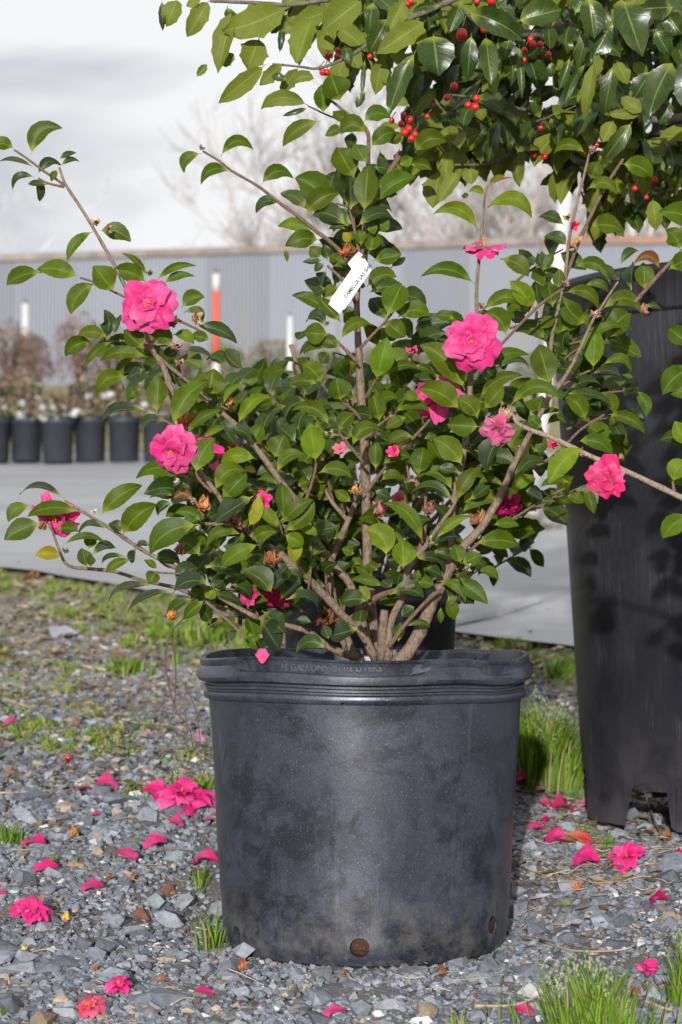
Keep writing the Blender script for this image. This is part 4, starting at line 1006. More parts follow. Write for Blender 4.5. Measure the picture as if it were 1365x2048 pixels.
# ------------------------------------------------------------------ bare trees behind the fence
def bare_tree(px, Y, h, seed, label, spread=1.0, dens=1.0, colr=(.34, .29, .26)):
    h = h * .95
    rr = random.Random(seed); p0 = at(px, 1000, Y); z0 = gz(p0[0], Y)
    root = empty('bare_tree', (p0[0], Y, z0), label, 'tree', 'bare winter trees beyond the fence')
    tr = Acc(); cw = Acc()
    def grow(p, d, L, r, lev):
        pts = [p]; n = 4
        for i in range(n):
            d = nrm(d + np.array([rr.gauss(0, .13) for _ in range(3)]) + (0, 0, .05))
            pts.append(pts[-1] + d * L / n)
        rad_ = [r * (1 - .6 * i / n) for i in range(n + 1)]
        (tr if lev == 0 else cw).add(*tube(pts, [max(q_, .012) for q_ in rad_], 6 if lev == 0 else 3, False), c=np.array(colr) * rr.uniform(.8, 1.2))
        if lev >= 4: return
        for k in range(int((4, 4, 4, 5)[lev] * (dens if lev else 1))):
            q = rr.uniform(.3, 1.0); j = min(n, max(1, int(q * n + .5)))
            a_ = rr.uniform(0, 6.28); s_ = rr.uniform(.5, 1.25) * spread
            nd_ = nrm(d + np.array((math.cos(a_), math.sin(a_), rr.uniform(-.1, .5))) * s_)
            grow(pts[j], nd_, L * rr.uniform(.5, .72), r * (1 - .6 * j / n) * .62, lev + 1)
    for q_ in range(3): grow(np.array((p0[0] + .25 * (q_ - 1), Y, z0 - .1)), np.array((rr.uniform(-.3, .3), 0, 1.)), h * .46, h * .011, 0)
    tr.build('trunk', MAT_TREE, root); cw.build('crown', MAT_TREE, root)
T = [(-70, 75, 17, 'tall faint bare tree at the far left edge against the sky'), (-430, 66, 15, 'bare tree beyond the left edge of the photo, outermost'),
     (545, 60, 7.0, 'low bare tree left of the tagged camellia, with its crown just over the fence'), (650, 64, 13, 'bare tree rising behind the top of the tagged camellia'),
     (800, 62, 15, 'bushy bare tree between the camellia top and the pink wilted flower'), (930, 66, 14.5, 'bare tree seen through the gap under the holly, middle'),
     (1060, 60, 16, 'tall pale bare tree beside the top of the leaning white pole'), (1200, 64, 14, 'bare tree behind the two upright camellia shoots'),
     (1330, 61, 15, 'bare tree at the right edge below the holly leaves'), (1480, 66, 14, 'bare tree outside the right edge of the photo')]
for k, (px, Y, h, lb) in enumerate(T):
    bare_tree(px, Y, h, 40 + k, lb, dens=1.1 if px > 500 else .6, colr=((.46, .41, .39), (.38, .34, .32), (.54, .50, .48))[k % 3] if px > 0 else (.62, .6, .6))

# ------------------------------------------------------------------ marker posts and the leaning pole
def post(px, ytop, ybase, Y, wpx, label, redfrac=0, lean=0):
    zt_, zb = zat(ytop, Y), gz(0, Y) if ybase is None else zat(ybase, Y)
    x0 = at(px, 1000, Y)[0]; r = wpx / 2 * Y / FPX
    root = empty('marker_post', (x0, Y, zb), label, 'post')
    V, F = tube([(x0, Y, zb - .05), (x0 + lean, Y, zt_ - (zt_ - zb) * redfrac)], [r, r], 14); mk('pipe', V, F, MAT_WHITE, root)
    if redfrac:
        V, F = tube([(x0 + lean, Y, zt_ - (zt_ - zb) * redfrac), (x0 + lean, Y, zt_ - (zt_ - zb) * .12)], [r * 1.02] * 2, 14); mk('red_band', V, F, MAT_RED, root)
        V, F = tube([(x0 + lean, Y, zt_ - (zt_ - zb) * .12), (x0 + lean, Y, zt_)], [r, r], 14); mk('white_tip', V, F, MAT_WHITE, root)
    V, F = tube([(x0 + lean, Y, zt_), (x0 + lean, Y, zt_ + r * 1.6)], [r * .8, r * .5], 10); mk('cap', V, F, MAT_CAP, root)
MAT_WHITE = col_mat('white_pipe', .5, .4, 3, .85, 1.05, 0, 0, flat=(.55, .55, .54))
MAT_RED = col_mat('red_paint', .6, .4, 3, .8, 1.1, 0, 0, flat=(.55, .10, .06))
post(432, 548, None, 24, 15, 'white marker pipe with a red band, left of the camellia stem', .62)
post(49, 608, None, 38, 14, 'plain white marker pipe at the far left in front of the fence')
post(580, 632, None, 28, 12, 'short white marker pipe behind the cut stub of the rear plant')
pb, pt_ = at(1062, 1062, 8.9), at(1133, 372, 8.9)
root = empty('leaning_pole', pb, 'thick white pole leaning right in front of the fence, beside the big pot', 'pole')
V, F = tube([pb - (0, 0, .02), pt_], [.030, .033], 16); mk('shaft', V, F, MAT_WHITE, root)
V, F = tube([at(1060, 1078, 8.88), at(1066, 1030, 8.88)], [.037, .037], 16); mk('ground_sleeve', V, F, MAT_CAP, root)
# ------------------------------------------------------------------ background pots and shrubs
m, nt, N, bs = M('black_nursery_plastic')
n1 = noise(nt, 12, 4, .6); nt.links.new(mixc(nt, n1, (.022, .025, .032), (.045, .05, .06)), bs.inputs['Base Color']); bs.inputs['Roughness'].default_value = .5
MAT_BGPOT = m
def small_pot(name, x, Y, rt, rb, h, parent_label, cat, group, zb=None):
    zb = gz(x, Y) + .01 if zb is None else zb
    root = empty(name, (x, Y, zb), parent_label, cat, group)
    prof = [(rb * .9, zb), (rb, zb + .006), (rt * .965, zb + h * .86), (rt * 1.02, zb + h * .865), (rt * 1.02, zb + h * .9), (rt, zb + h * .905), (rt * 1.0, zb + h * .97),
            (rt * 1.05, zb + h * .972), (rt * 1.05, zb + h), (rt * .98, zb + h), (rt * .95, zb + h * .86)]
    V, F = lathe(prof, 32, (x, Y)); mk('pot_body', V, F, MAT_BGPOT, root)
    V, F = lathe([(0.001, zb + h * .9), (rt * .955, zb + h * .88)], 24, (x, Y)); mk('potting_soil', V, F, MAT_SOIL, root)
    return root, zb + h * .9
def shrub(x, Y, z, w, h, n, cols, label, seed, group=None, bloom=None, leaf_s=.02):
    rr = random.Random(seed)
    root = empty('potted_shrub', (x, Y, z), label, 'shrub', group)
    st = Acc(); fo = Acc(); fl = Acc()
    for k in range(9):
        a_ = rr.uniform(0, 6.28); q = rr.uniform(.3, 1)
        p1 = np.array((x + math.cos(a_) * w * .5 * q, Y + math.sin(a_) * w * .5 * q, z + h * rr.uniform(.6, 1)))
        st.add(*tube([(x, Y, z - .02), (np.array((x, Y, z)) + p1) / 2 + (0, 0, h * .08), p1], [.006 * h * 4, .004 * h * 4, .002], 4, False), c=(.16, .10, .08))
    for k in range(n):
        a_ = rr.uniform(0, 6.28); q = math.sqrt(rr.random()); hh = rr.random()
        p = np.array((x + math.cos(a_) * w * .5 * q * (1 - .3 * hh), Y + math.sin(a_) * w * .5 * q, z + h * (.12 + .88 * hh) * (1 - .25 * q)))
        d1 = nrm(np.array([rr.gauss(0, 1) for _ in range(3)])) * leaf_s * rr.uniform(.6, 1.5); d2 = nrm(np.cross(d1, [rr.gauss(0, 1) for _ in range(3)])) * np.linalg.norm(d1) * .45
        fo.add([p - d1, p - d2, p + d1, p + d2], np.array([(0, 1, 2, 3)]), c=np.array(rr.choice(cols)) * rr.uniform(.6, 1.3))
    st.build('stems', MAT_TREE, root); fo.build('foliage', MAT_SHRUB, root, smooth=False)
    if bloom:
        for k in range(bloom):
            a_ = rr.uniform(0, 6.28); q = rr.random()
            p = (x + math.cos(a_) * w * .45 * q, Y - abs(math.sin(a_)) * w * .4 * q, z + h * rr.uniform(.05, .5))
            fl.add(*blob(p, rr.uniform(.015, .035), k, .25, (1.2, 1, .8), 7, 5), c=np.array((.72, .73, .74)) * rr.uniform(.75, 1.1))
        fl.build('white_flowers', MAT_SHRUB, root, smooth=False)
BR = ((.20, .11, .10), (.25, .16, .13), (.16, .12, .07), (.13, .10, .06), (.30, .2, .17)); GN = ((.14, .17, .06), (.20, .20, .09), (.24, .20, .12), (.30, .26, .18))
ordn = ['cut off by the left edge of the photo', 'second in the row from the left edge', 'under the large white clump', 'right of the large white clump', 'fourth full pot from the left', 'sixth, half hidden by a pink flower',
        'behind the camellia, seventh in the row', 'behind the camellia, eighth in the row', 'behind the camellia, ninth in the row', 'behind the camellia, last in the row', 'outside the left edge, nearest to the photo', 'outside the left edge, outermost']
for k, cx in enumerate((-11, 53, 116, 181, 249, 318, 388, 458, 528, 598, -82, -150)):
    Y = 14.1 + .1 * math.sin(k * 2.3); x = at(cx, 900, Y)[0]
    r, zz = small_pot('nursery_pot', x, Y, .117, .101, .315, 'black nursery pot in the far row, ' + ordn[k], 'plant pot', 'row of black nursery pots on the grey cloth')
    shrub(x, Y, zz, .34, .36 if k != 2 else .22, 520, GN + BR[:2], 'low wispy plant in the nursery pot, ' + ordn[k], 900 + k, 'small plants in the far row of pots', (7, 8, 26, 3, 4, 9, 6, 4, 5, 3, 3, 3)[k], .02)
places = ['at the far left', 'left of the tan grass gap', 'between the tan gap and the camellia', 'below the large pink flower', 'behind the camellia leaves, left of centre', 'under the red banded post', 'left of the cut stub', 'right of the cut stub',
          'behind the camellia trunk', 'behind the camellia, right of its trunk', 'left of the leaning pole', 'right of the leaning pole', 'behind the big pot', 'outside the left edge']
for k, (cx, Y, w, h) in enumerate(((20, 29, .75, .7), (62, 33, .6, .6), (160, 30, .85, .8), (222, 32, .75, .66), (300, 30, .62, .5), (372, 32, .6, .45), (446, 30, .7, .45), (548, 31, .85, .50), (640, 30, .8, .42), (740, 32, .8, .4), (850, 30, .8, .4), (960, 31, .8, .36), (1085, 29, .9, .36), (-60, 31, .6, .5))):
    x = at(cx, 900, Y)[0]
    r, zz = small_pot('nursery_pot', x, Y, .17, .145, .27, 'black pot in the farthest row, ' + places[k], 'plant pot', 'farthest row of black pots')
    shrub(x, Y, zz, w * 1.25, h * 1.35 + .1, 1100, BR if k < 6 else GN, ('brown-purple bare shrub ' if k < 6 else 'olive yellowish shrub ') + places[k] + ', in front of the fence', 950 + k, 'shrubs before the fence', None, .03)

# ------------------------------------------------------------------ main pot
m, nt, N, bs = M('dusty_black_pot')
n1 = noise(nt, 7, 5, .65, dist=.8); n2 = noise(nt, 420, 3, .75, stretch=(1, 1, .6)); n3 = noise(nt, 22, 5, .62, stretch=(1, 1, .7), dist=1.0); n4 = noise(nt, 520, 2, .6); n7 = noise(nt, 3.2, 3, .5)
n5 = noise(nt, 5, 2, .5)
dust = mth(nt, 'MULTIPLY', ramp(nt, n1, [(.34, .45), (.58, 1)]), mth(nt, 'MAXIMUM', ramp(nt, n3, [(.36, .3), (.50, 1)]), ramp(nt, n7, [(.45, 0), (.52, 1)])))
dust = mth(nt, 'MULTIPLY', dust, ramp(nt, n2, [(.30, .5), (.66, 1)]))
n10 = noise(nt, 11, 5, .7, dist=.5, stretch=(1, 1, 1.6))
dust = mth(nt, 'MULTIPLY', dust, ramp(nt, n10, [(.38, .28), (.50, 1)]))
c0 = mixc(nt, dust, (.011, .012, .018), (.052, .060, .087))
c1 = mixc(nt, ramp(nt, n4, [(.64, 0), (.72, .6)]), c0, (.24, .245, .26))
nt.links.new(c1, bs.inputs['Base Color'])
nt.links.new(mth(nt, 'ADD', .31, mth(nt, 'MULTIPLY', dust, .12)), bs.inputs['Roughness'])
bs.inputs['Specular IOR Level'].default_value = .7; bs.inputs['Metallic'].default_value = .25
geo = nd(nt, 'NewGeometry'); sp = nd(nt, 'SeparateXYZ'); nt.links.new(geo.outputs['Position'], sp.inputs[0])
ng = noise(nt, 38, 5, .75); nw = noise(nt, 60, 4, .7, stretch=(1, 1, .05))
low = mth(nt, 'MULTIPLY', ramp(nt, sp.outputs[2], [(.0, 1), (.11, 0)]), ramp(nt, ng, [(.42, 0), (.62, 1)]))
c1 = mixc(nt, mth(nt, 'MULTIPLY', low, .65), c1, (.15, .135, .12))
c1 = mixc(nt, ramp(nt, nw, [(.58, 0), (.72, .22)]), c1, (.16, .165, .185))
nt.links.new(c1, bs.inputs['Base Color'])
bump(nt, bs, mth(nt, 'ADD', n2, mth(nt, 'MULTIPLY', n1, 2.5)), .16, .001)
MAT_POT = m
PC = (.0327, 2.82)
POT = empty('camellia_pot', (PC[0], PC[1], 0), 'wide black dusty plastic nursery pot standing on the gravel in the centre', 'plant pot')
body = [(.150, -.004), (.176, -.006), (.186, -.001), (.1915, .008), (.1945, .022)]
for i in range(1, 44): body.append((.1945 + (.2125 - .1945) * i / 44, .022 + (.328 - .022) * i / 44))
body += [(.213, .3325), (.2175, .3335), (.2195, .3365), (.2200, .340), (.2190, .3435), (.2160, .3455), (.2160, .3475), (.2185, .349), (.2185, .352), (.2150, .3535), (.2150, .356)]
nb = len(body)
handle = [(.2225, .3575), (.2270, .3600), (.2295, .3640), (.2290, .3690), (.2265, .3740), (.2245, .3790), (.2235, .3800), (.2245, .3830), (.2240, .3885), (.2225, .3905)]
recess = [(.2190, .3575), (.2225, .3590), (.2228, .3640), (.2226, .3690), (.2215, .3705), (.2155, .3718), (.2152, .3745), (.2155, .3850), (.2190, .3875), (.2200, .3905)]
inner = [(.2165, .3900), (.2140, .3800), (.2120, .345), (.2085, .315), (.195, .10), (.19, .04)]
def hfac(th):
    a = math.degrees(math.atan2(math.cos(th), -math.sin(th)))   # 0 = towards camera, + to the right
    h = 0
    for lo, hi in ((-125, -50), (22, 44), (62, 118), (150, 179.9), (-179.9, -150)):
        h = max(h, min(sstep(lo - 9, lo + 6, a), 1 - sstep(hi - 6, hi + 7, a)))
    return h, a
prof = body + handle + inner
def rm(i, r, z, th):
    h, a = hfac(th)
    if nb <= i < nb + 10:
        (r1, z1), (r0, z0_) = handle[i - nb], recess[i - nb]
        r, z = r0 + (r1 - r0) * h, z0_ + (z1 - z0_) * h
    f = sstep(.30, .392, z)
    z += f * (.0022 * math.sin(3 * th + 1) + .0018 * math.sin(5 * th + .4))
    g = lambda c, w: math.exp(-((a - c) / w) ** 2)
    z += f * (-.0035 * g(52, 12) + .0045 * g(138, 12) + .003 * g(-140, 14) - .001 * g(0, 30) + .001 * g(30, 10))
    r += f * (.0012 * math.sin(4 * th + 2) - .004 * g(138, 14) + .0025 * g(55, 12))
    r += .0006 * math.sin(7 * th + z * 30)
    return r, z
V, F = lathe(prof, 240, PC, rm)
pb_ = mk('pot_body', V, F, MAT_POT, POT)
V, F = lathe([(.001, -.003), (.150, -.004)], 48, PC); mk('pot_base', V, F, MAT_POT, POT)
# drainage holes cut through the wall
cut = Acc()
for (hx, hy, hr) in ((720, 1896, 20), (474, 1870, 18), (986, 1850, 18), (687, 1409, 4)):
    # point on the wall seen at that pixel
    best = None
    for k in range(4000):
        Yt = 2.5 + k * .0001 * 1.2
        p = at(hx, hy, Yt); rr_ = math.hypot(p[0] - PC[0], p[1] - PC[1])
        zz = p[2]; rw = .1945 + (.2125 - .1945) * max(0, (zz - .022)) / .306
        if rr_ <= rw: best = p; break
    if best is None: continue
    d = nrm(np.array((best[0] - PC[0], best[1] - PC[1], 0)))
    V, F = tube([best - d * .035, best + d * .03], [hr * best[1] / FPX] * 2, 16)
    cut.add(V, F)
co = cut.build('hole_cutter', None)
bm_ = pb_.modifiers.new('holes', 'BOOLEAN'); bm_.operation = 'DIFFERENCE'; bm_.object = co; bm_.solver = 'FAST'
so = pb_.modifiers.new('wall', 'SOLIDIFY'); so.thickness = .0022; so.offset = -1
pb_.modifiers.move(1, 0) if False else None
bpy.context.view_layer.update()
dg = bpy.context.evaluated_depsgraph_get()
me2 = bpy.data.meshes.new_from_object(pb_.evaluated_get(dg))
if len(me2.vertices) > 500:
    pb_.modifiers.clear(); pb_.data = me2
else:
    pb_.modifiers.clear()
bpy.data.objects.remove(co)
pb_.data.set_sharp_from_angle(angle=rad(28))
m, nt, N, bs = M('potting_bark')
n1 = noise(nt, 90, 5, .7); n2 = noise(nt, 350, 3, .6)
cc = mixc(nt, n1, (.03, .018, .012), (.12, .055, .028)); cc = mixc(nt, ramp(nt, n2, [(.6, 0), (.7, .9)]), cc, (.35, .22, .10))
nt.links.new(cc, bs.inputs['Base Color']); bs.inputs['Roughness'].default_value = .9; bump(nt, bs, n1, 1, .006)
MAT_MULCH = m
V, F = lathe([(.001, .352), (.06, .350), (.12, .348), (.17, .345), (.209, .338), (.200, .25), (.186, .03), (.170, .006), (.05, .003)], 64, PC,
             lambda i, r, z, th: (r, z + (.006 * math.sin(5 * th + i) if i < 5 else 0)))
mk('potting_soil', V, F, MAT_MULCH, POT)
acc = Acc(); rr = random.Random(3)
for k in range(420):
    a_, q = rr.uniform(0, 6.28), .2 * math.sqrt(rr.random())
    p = np.array((PC[0] + q * math.cos(a_), PC[1] + q * math.sin(a_), .349 + rr.uniform(0, .010)))
    hv, hf = HULL[k % 36]
    acc.add((rotm(1, np.random.default_rng(k))[0] @ (hv * (1, .5, .35)).T).T * rr.uniform(.004, .013) + p, hf, c=np.array(rr.choice(((.22, .09, .045), (.12, .06, .035), (.3, .15, .08)))) * rr.uniform(.5, 1.2))
tag(acc.build('bark_mulch', MAT_STRAW, POT, smooth=False), kind='stuff')
# raised lettering in the recessed band
def text_mesh(s_, size, font_extrude, bold=.012):
    cu = bpy.data.curves.new('t', 'FONT'); cu.body = s_; cu.size = size; cu.extrude = font_extrude; cu.resolution_u = 3; cu.offset = size * bold
    o = bpy.data.objects.new('t', cu); COL.objects.link(o); bpy.context.view_layer.update()
    me = bpy.data.meshes.new_from_object(o.evaluated_get(bpy.context.evaluated_depsgraph_get()))
    bpy.data.objects.remove(o)
    V = np.array([v.co[:] for v in me.vertices]); F = [np.array([p.vertices[:]]) for p in me.polygons]
    return V, F
V, F = text_mesh('15 GALLONS  57.02 LITERS', .0125, .0006)
x0_, x1_ = V[:, 0].min(), V[:, 0].max()
angs = (V[:, 0] - x0_) / (x1_ - x0_)
a0, a1 = -30, 5
W = []
for (vx, vy, vz), q in zip(V, angs):
    a = rad(a0 + (a1 - a0) * q); th_ = a - math.pi / 2
    r = .2157 + vz + .0004 + .0012 * math.sin(4 * th_ + 2) + .0006 * math.sin(7 * th_ + .3755 * 30)
    W.append((PC[0] + r * math.sin(a), PC[1] - r * math.cos(a), .3755 + vy))
fd = {}
for f in F: fd.setdefault(f.shape[1], []).append(f[0])
mk('raised_lettering', np.array(W), [np.array(v) for v in fd.values()], col_mat('dusty_letters', .6, .4, 200, .5, 1.5, 0, 0, flat=(.055, .058, .07)), POT, smooth=False)

# ------------------------------------------------------------------ big pot on the right
m, nt, N, bs = M('scratched_black_pot')
n1 = noise(nt, 5, 5, .6, dist=.5); n2 = noise(nt, 210, 4, .8, stretch=(1, 1, .007), dist=.3); n3 = noise(nt, 14, 4, .6); n4 = noise(nt, 800, 2, .5)
geo = nd(nt, 'NewGeometry'); sp = nd(nt, 'SeparateXYZ'); nt.links.new(geo.outputs['Position'], sp.inputs[0])
low = ramp(nt, sp.outputs[2], [(.05, 1), (.32, 0)])
d_ = mth(nt, 'MULTIPLY', ramp(nt, n1, [(.40, 0), (.72, .55)]), ramp(nt, n2, [(.35, .2), (.65, 1)]))
d_ = mth(nt, 'MAXIMUM', d_, mth(nt, 'MULTIPLY', low, ramp(nt, n3, [(.35, .2), (.6, .8)])))
c0 = mixc(nt, d_, (.009, .009, .014), (.070, .066, .074))
c1 = mixc(nt, mth(nt, 'MULTIPLY', ramp(nt, n2, [(.58, 0), (.70, .4)]), ramp(nt, n1, [(.40, .1), (.65, 1)])), c0, (.12, .118, .13))
c1 = mixc(nt, ramp(nt, n4, [(.74, 0), (.77, .5)]), c1, (.25, .25, .25))
nt.links.new(c1, bs.inputs['Base Color']); nt.links.new(mth(nt, 'ADD', .38, mth(nt, 'MULTIPLY', d_, .35)), bs.inputs['Roughness'])
bump(nt, bs, mth(nt, 'ADD', n1, n2), .25, .0015)
MAT_BIG = m
BC = (.733, 3.50); zb = .095
BIG = empty('big_pot', (BC[0], BC[1], zb), 'very large black plastic pot with cut out feet at the right edge', 'plant pot')
P_ = [(.318, 0), (.318, .03), (.319, .055)] + [(.319 + .047 * i / 14, .055 + .765 * i / 14) for i in range(1, 15)] + \
     [(.366, .823), (.3745, .824), (.3765, .828), (.3765, .880), (.380, .883), (.380, .893), (.3765, .896), (.372, .894), (.368, .88), (.360, .80), (.335, .4), (.315, .06)]
nlow = 3
def rb(i, r, z, th):
    k = ((math.degrees(th) - 184) % 45) / 45      # eight feet with arches between them
    ramp_ = sstep(.60, .66, k) * (1 - sstep(.95, 1.0, k))
    if i < nlow:
        z = z + ramp_ * (.066 + .010 * math.sin(k * 9)) * (1, .75, .5)[i]
    return r * (1 + .003 * math.sin(3 * th)), zb + z
V, F = lathe(P_, 200, BC, rb); mk('pot_body', V, F, MAT_BIG, BIG)
V, F = lathe([(.001, zb + .065), (.314, zb + .062)], 64, BC); mk('pot_base', V, F, MAT_BIG, BIG)
V, F = lathe([(.001, zb + .80), (.363, zb + .79)], 64, BC, lambda i, r, z, th: (r, z)); mk('potting_soil', V, F, MAT_MULCH, BIG)

# pot behind
RC = (.051, 3.62); zr = .11
r, zz = small_pot('rear_camellia_pot', RC[0], RC[1], .158, .138, .395, 'plain black pot half hidden behind the main pot', 'plant pot', None, zr)
# ------------------------------------------------------------------ plants
def attach_leaves(root, items, mat, limit, seed0=0, special=None):
    """items: list of (V, F, UV, col, size); the largest become parts, the rest one stuff part"""
    order = sorted(range(len(items)), key=lambda i: -items[i][4])
    rest = Acc(); nrest = 0
    for rank, i in enumerate(order):
        V, F, UV, c, s_ = items[i]
        cc = np.broadcast_to(c, (len(V), 3))
        if rank < limit: mk('leaf', V, F, mat, root, UV, cc)
        else: rest.add(V, F, UV, cc); nrest += 1
    if nrest:
        o = rest.build('smaller_leaves', mat, root); o['kind'] = 'stuff'
def stems(root, items, k=8, acc=None):
    for it in items:
        (V, F), S = stem(it, k)
        m_ = {'b': MAT_BARK, 't': MAT_TWIG, 'r': MAT_ROOT, 'p': MAT_PALE}[it[2]]
        mk('stem', V, F, m_, root)
def cluster(c, d, L, nleaf, lw, Lf, seed, st='g', holly=False, droop=.15):
    """a twig with alternate leaves: returns twig (V, F) and leaf items"""
    rr = random.Random(seed); d = nrm(np.array(d, float))
    pts = [np.array(c, float)]
    for i in range(5):
        d = nrm(d + np.array([rr.gauss(0, .12) for _ in range(3)]))
        pts.append(pts[-1] + d * L / 5)
    tw = tube(pts, [.0022, .002, .0018, .0016, .0013, .001], 5)
    out = []
    for k in range(nleaf):
        q = (k + .6) / nleaf * 5; i = min(4, int(q)); p = pts[i] + (pts[i + 1] - pts[i]) * (q - i)
        e1 = nrm(np.cross(d, (0.2, 1, .1))); e2 = np.cross(d, e1)
        az = k * 2.4 + rr.uniform(-.5, .5)
        dd = nrm(d * rr.uniform(.3, .8) + (e1 * math.cos(az) + e2 * math.sin(az)) + np.array((0, 0, -droop)))
        Lk = Lf * rr.uniform(.75, 1.15)
        s_ = rr.choice(st)
        V, F, UV = leaf(p, p + dd * Lk, Lk * lw * rr.uniform(.85, 1.15), rr.uniform(0, .2), rr.uniform(.1, .8), fold=rr.uniform(.15, .4), curl=rr.uniform(-.05, .1),
                        spiny=.9 if holly else 0, flip=(s_ == 'u'), seed=seed * 13 + k)
        px = Lk * Lk * lw * FPX / max(.5, p[1])
        out.append((V, F, UV, lcol(s_, rr), px * .0 + Lk * .2))
    return tw, out

# ---- the tagged camellia
CAMELLIA = empty('camellia_bush', at(760, 1318, 2.82), 'flowering camellia bush with pink blooms and a white name tag, growing in the centre pot', 'camellia bush')
stems(CAMELLIA, MAIN_STEMS)
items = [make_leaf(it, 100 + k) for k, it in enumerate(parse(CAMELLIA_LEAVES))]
rr = random.Random(21)
fill = []
ZN = [(540, 1085, 150, 110, 17), (760, 1010, 190, 150, 18), (930, 1000, 130, 120, 14), (700, 1160, 190, 60, 10), (450, 900, 60, 90, 6), (860, 820, 110, 100, 8), (620, 1000, 110, 100, 9),
      (1080, 640, 70, 110, 5), (1130, 800, 60, 90, 6), (640, 1215, 150, 45, 9), (840, 1190, 90, 60, 6), (560, 1170, 90, 60, 6), (740, 470, 45, 110, 6), (330, 720, 50, 50, 3), (720, 640, 60, 90, 3), (480, 1180, 90, 40, 5)]
seed = 500
twacc = Acc()
for (cx, cy, rx, ry, n) in ZN:
    for k in range(n):
        a_, q = rr.uniform(0, 6.28), math.sqrt(rr.random())
        p = at(cx + rx * q * math.cos(a_), cy + ry * q * math.sin(a_), rr.uniform(2.84, 3.02) if cy < 1165 or cx == 700 else rr.uniform(2.74, 2.9))
        d = np.array((p[0] - .04, (p[1] - 2.82) * .6, .10 + rr.uniform(-.05, .12))) + np.array([rr.gauss(0, .05) for _ in range(3)])
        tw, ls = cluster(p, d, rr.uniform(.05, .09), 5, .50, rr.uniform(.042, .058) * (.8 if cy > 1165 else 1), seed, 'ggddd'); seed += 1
        twacc.add(*tw); fill += ls
o = twacc.build('inner_twigs', MAT_TWIG, CAMELLIA); o['kind'] = 'stuff'
attach_leaves(CAMELLIA, items + [(a, b, c, d, e * .001) for a, b, c, d, e in fill], MAT_CAM, 300)

# flowers
def fl(px, py, Y, rpx, ax, seed, rings, **kw):
    return flower(kw.pop('parent', CAMELLIA), at(px, py, Y), rpx * Y / FPX, ax, seed, rings, **kw)
FULL = [(7, 1.0, .98, 78, .30), (6, .86, .86, 66, .42), (6, .62, .62, 48, .55), (4, .42, .42, 28, .6)]
WIDE = [(7, 1.0, .95, 82, .28), (6, .84, .85, 70, .40), (5, .58, .55, 46, .5)]
fl(299, 612, 2.655, 62, (.02, -1, .03), 3, FULL)
fl(944, 683, 2.70, 62, (.05, -1, -.05), 8, FULL, nst=8)
fl(350, 898, 2.67, 56, (-.35, -.8, -.45), 14, FULL)
fl(118, 1025, 2.67, 56, (-.2, -.35, -.4), 19, [(6, 1.0, .9, 70, .3), (5, .8, .7, 55, .4)])
fl(968, 495, 2.755, 46, (.05, -.35, .9), 24, [(5, 1.0, .9, 85, -.1), (4, .8, .7, 100, -.2)], nst=8)
fl(875, 795, 2.79, 56, (-.1, -.7, .1), 31, [(5, 1.0, .75, 75, .3), (4, .8, .6, 60, .3)])
fl(411, 905, 2.74, 40, (.3, -.6, .1), 36, [(5, 1.0, .8, 70, .3)], nst=0)
fl(505, 1184, 2.76, 32, (-.5, -.7, -.2), 41, [(5, 1.0, .9, 50, .5), (3, .7, .7, 30, .5)], nst=6, base=(.55, .01, .10), edge=(.60, .02, .17))
fl(565, 1180, 2.76, 44, (.1, -.6, -.6), 43, [(5, 1.0, .8, 60, .4)], nst=6, base=(.5, .005, .08), edge=(.55, .01, .12))
fl(1012, 1008, 2.80, 38, (.1, -.5, -.5), 47, [(5, 1.0, .8, 70, .5), (4, .7, .6, 50, .5)], nst=4, base=(.5, .005, .09), edge=(.52, .01, .14))
fl(525, 1001, 2.80, 24, (0, -1, 0), 49, [(4, 1, .9, 60, .4)], nst=0)
for k, (px, py, Y, r, cc) in enumerate(((695, 504, 2.75, 20, (.33, .115, .035)), (370, 842, 2.70, 27, (.52, .22, .06)), (541, 1120, 2.68, 20, (.38, .14, .05)), (408, 1012, 2.67, 20, (.42, .17, .06)),
        (85, 1053, 2.66, 13, (.42, .17, .05)), (477, 1046, 2.68, 18, (.28, .12, .07)), (360, 1102, 2.655, 15, (.22, .08, .045)), (343, 1233, 2.65, 13, (.50, .18, .03)), (468, 893, 2.76, 12, (.5, .2, .04)),
        (460, 808, 2.75, 13, (.4, .15, .08)), (710, 981, 2.80, 14, (.5, .25, .06)), (858, 1020, 2.80, 20, (.30, .14, .09)), (955, 1040, 2.80, 22, (.38, .17, .08)), (650, 1240, 2.80, 26, (.24, .085, .035)),
        (1145, 492, 2.83, 10, (.45, .22, .08)), (1288, 622, 2.84, 13, (.4, .17, .12)), (830, 968, 2.81, 15, (.38, .2, .15)), (757, 1022, 2.84, 22, (.42, .16, .13)), (1160, 482, 2.83, 10, (.45, .25, .10)))):
    crumple(CAMELLIA, at(px, py, Y), r * Y / FPX, 60 + k, cc, n=14 if k == 0 else 8)
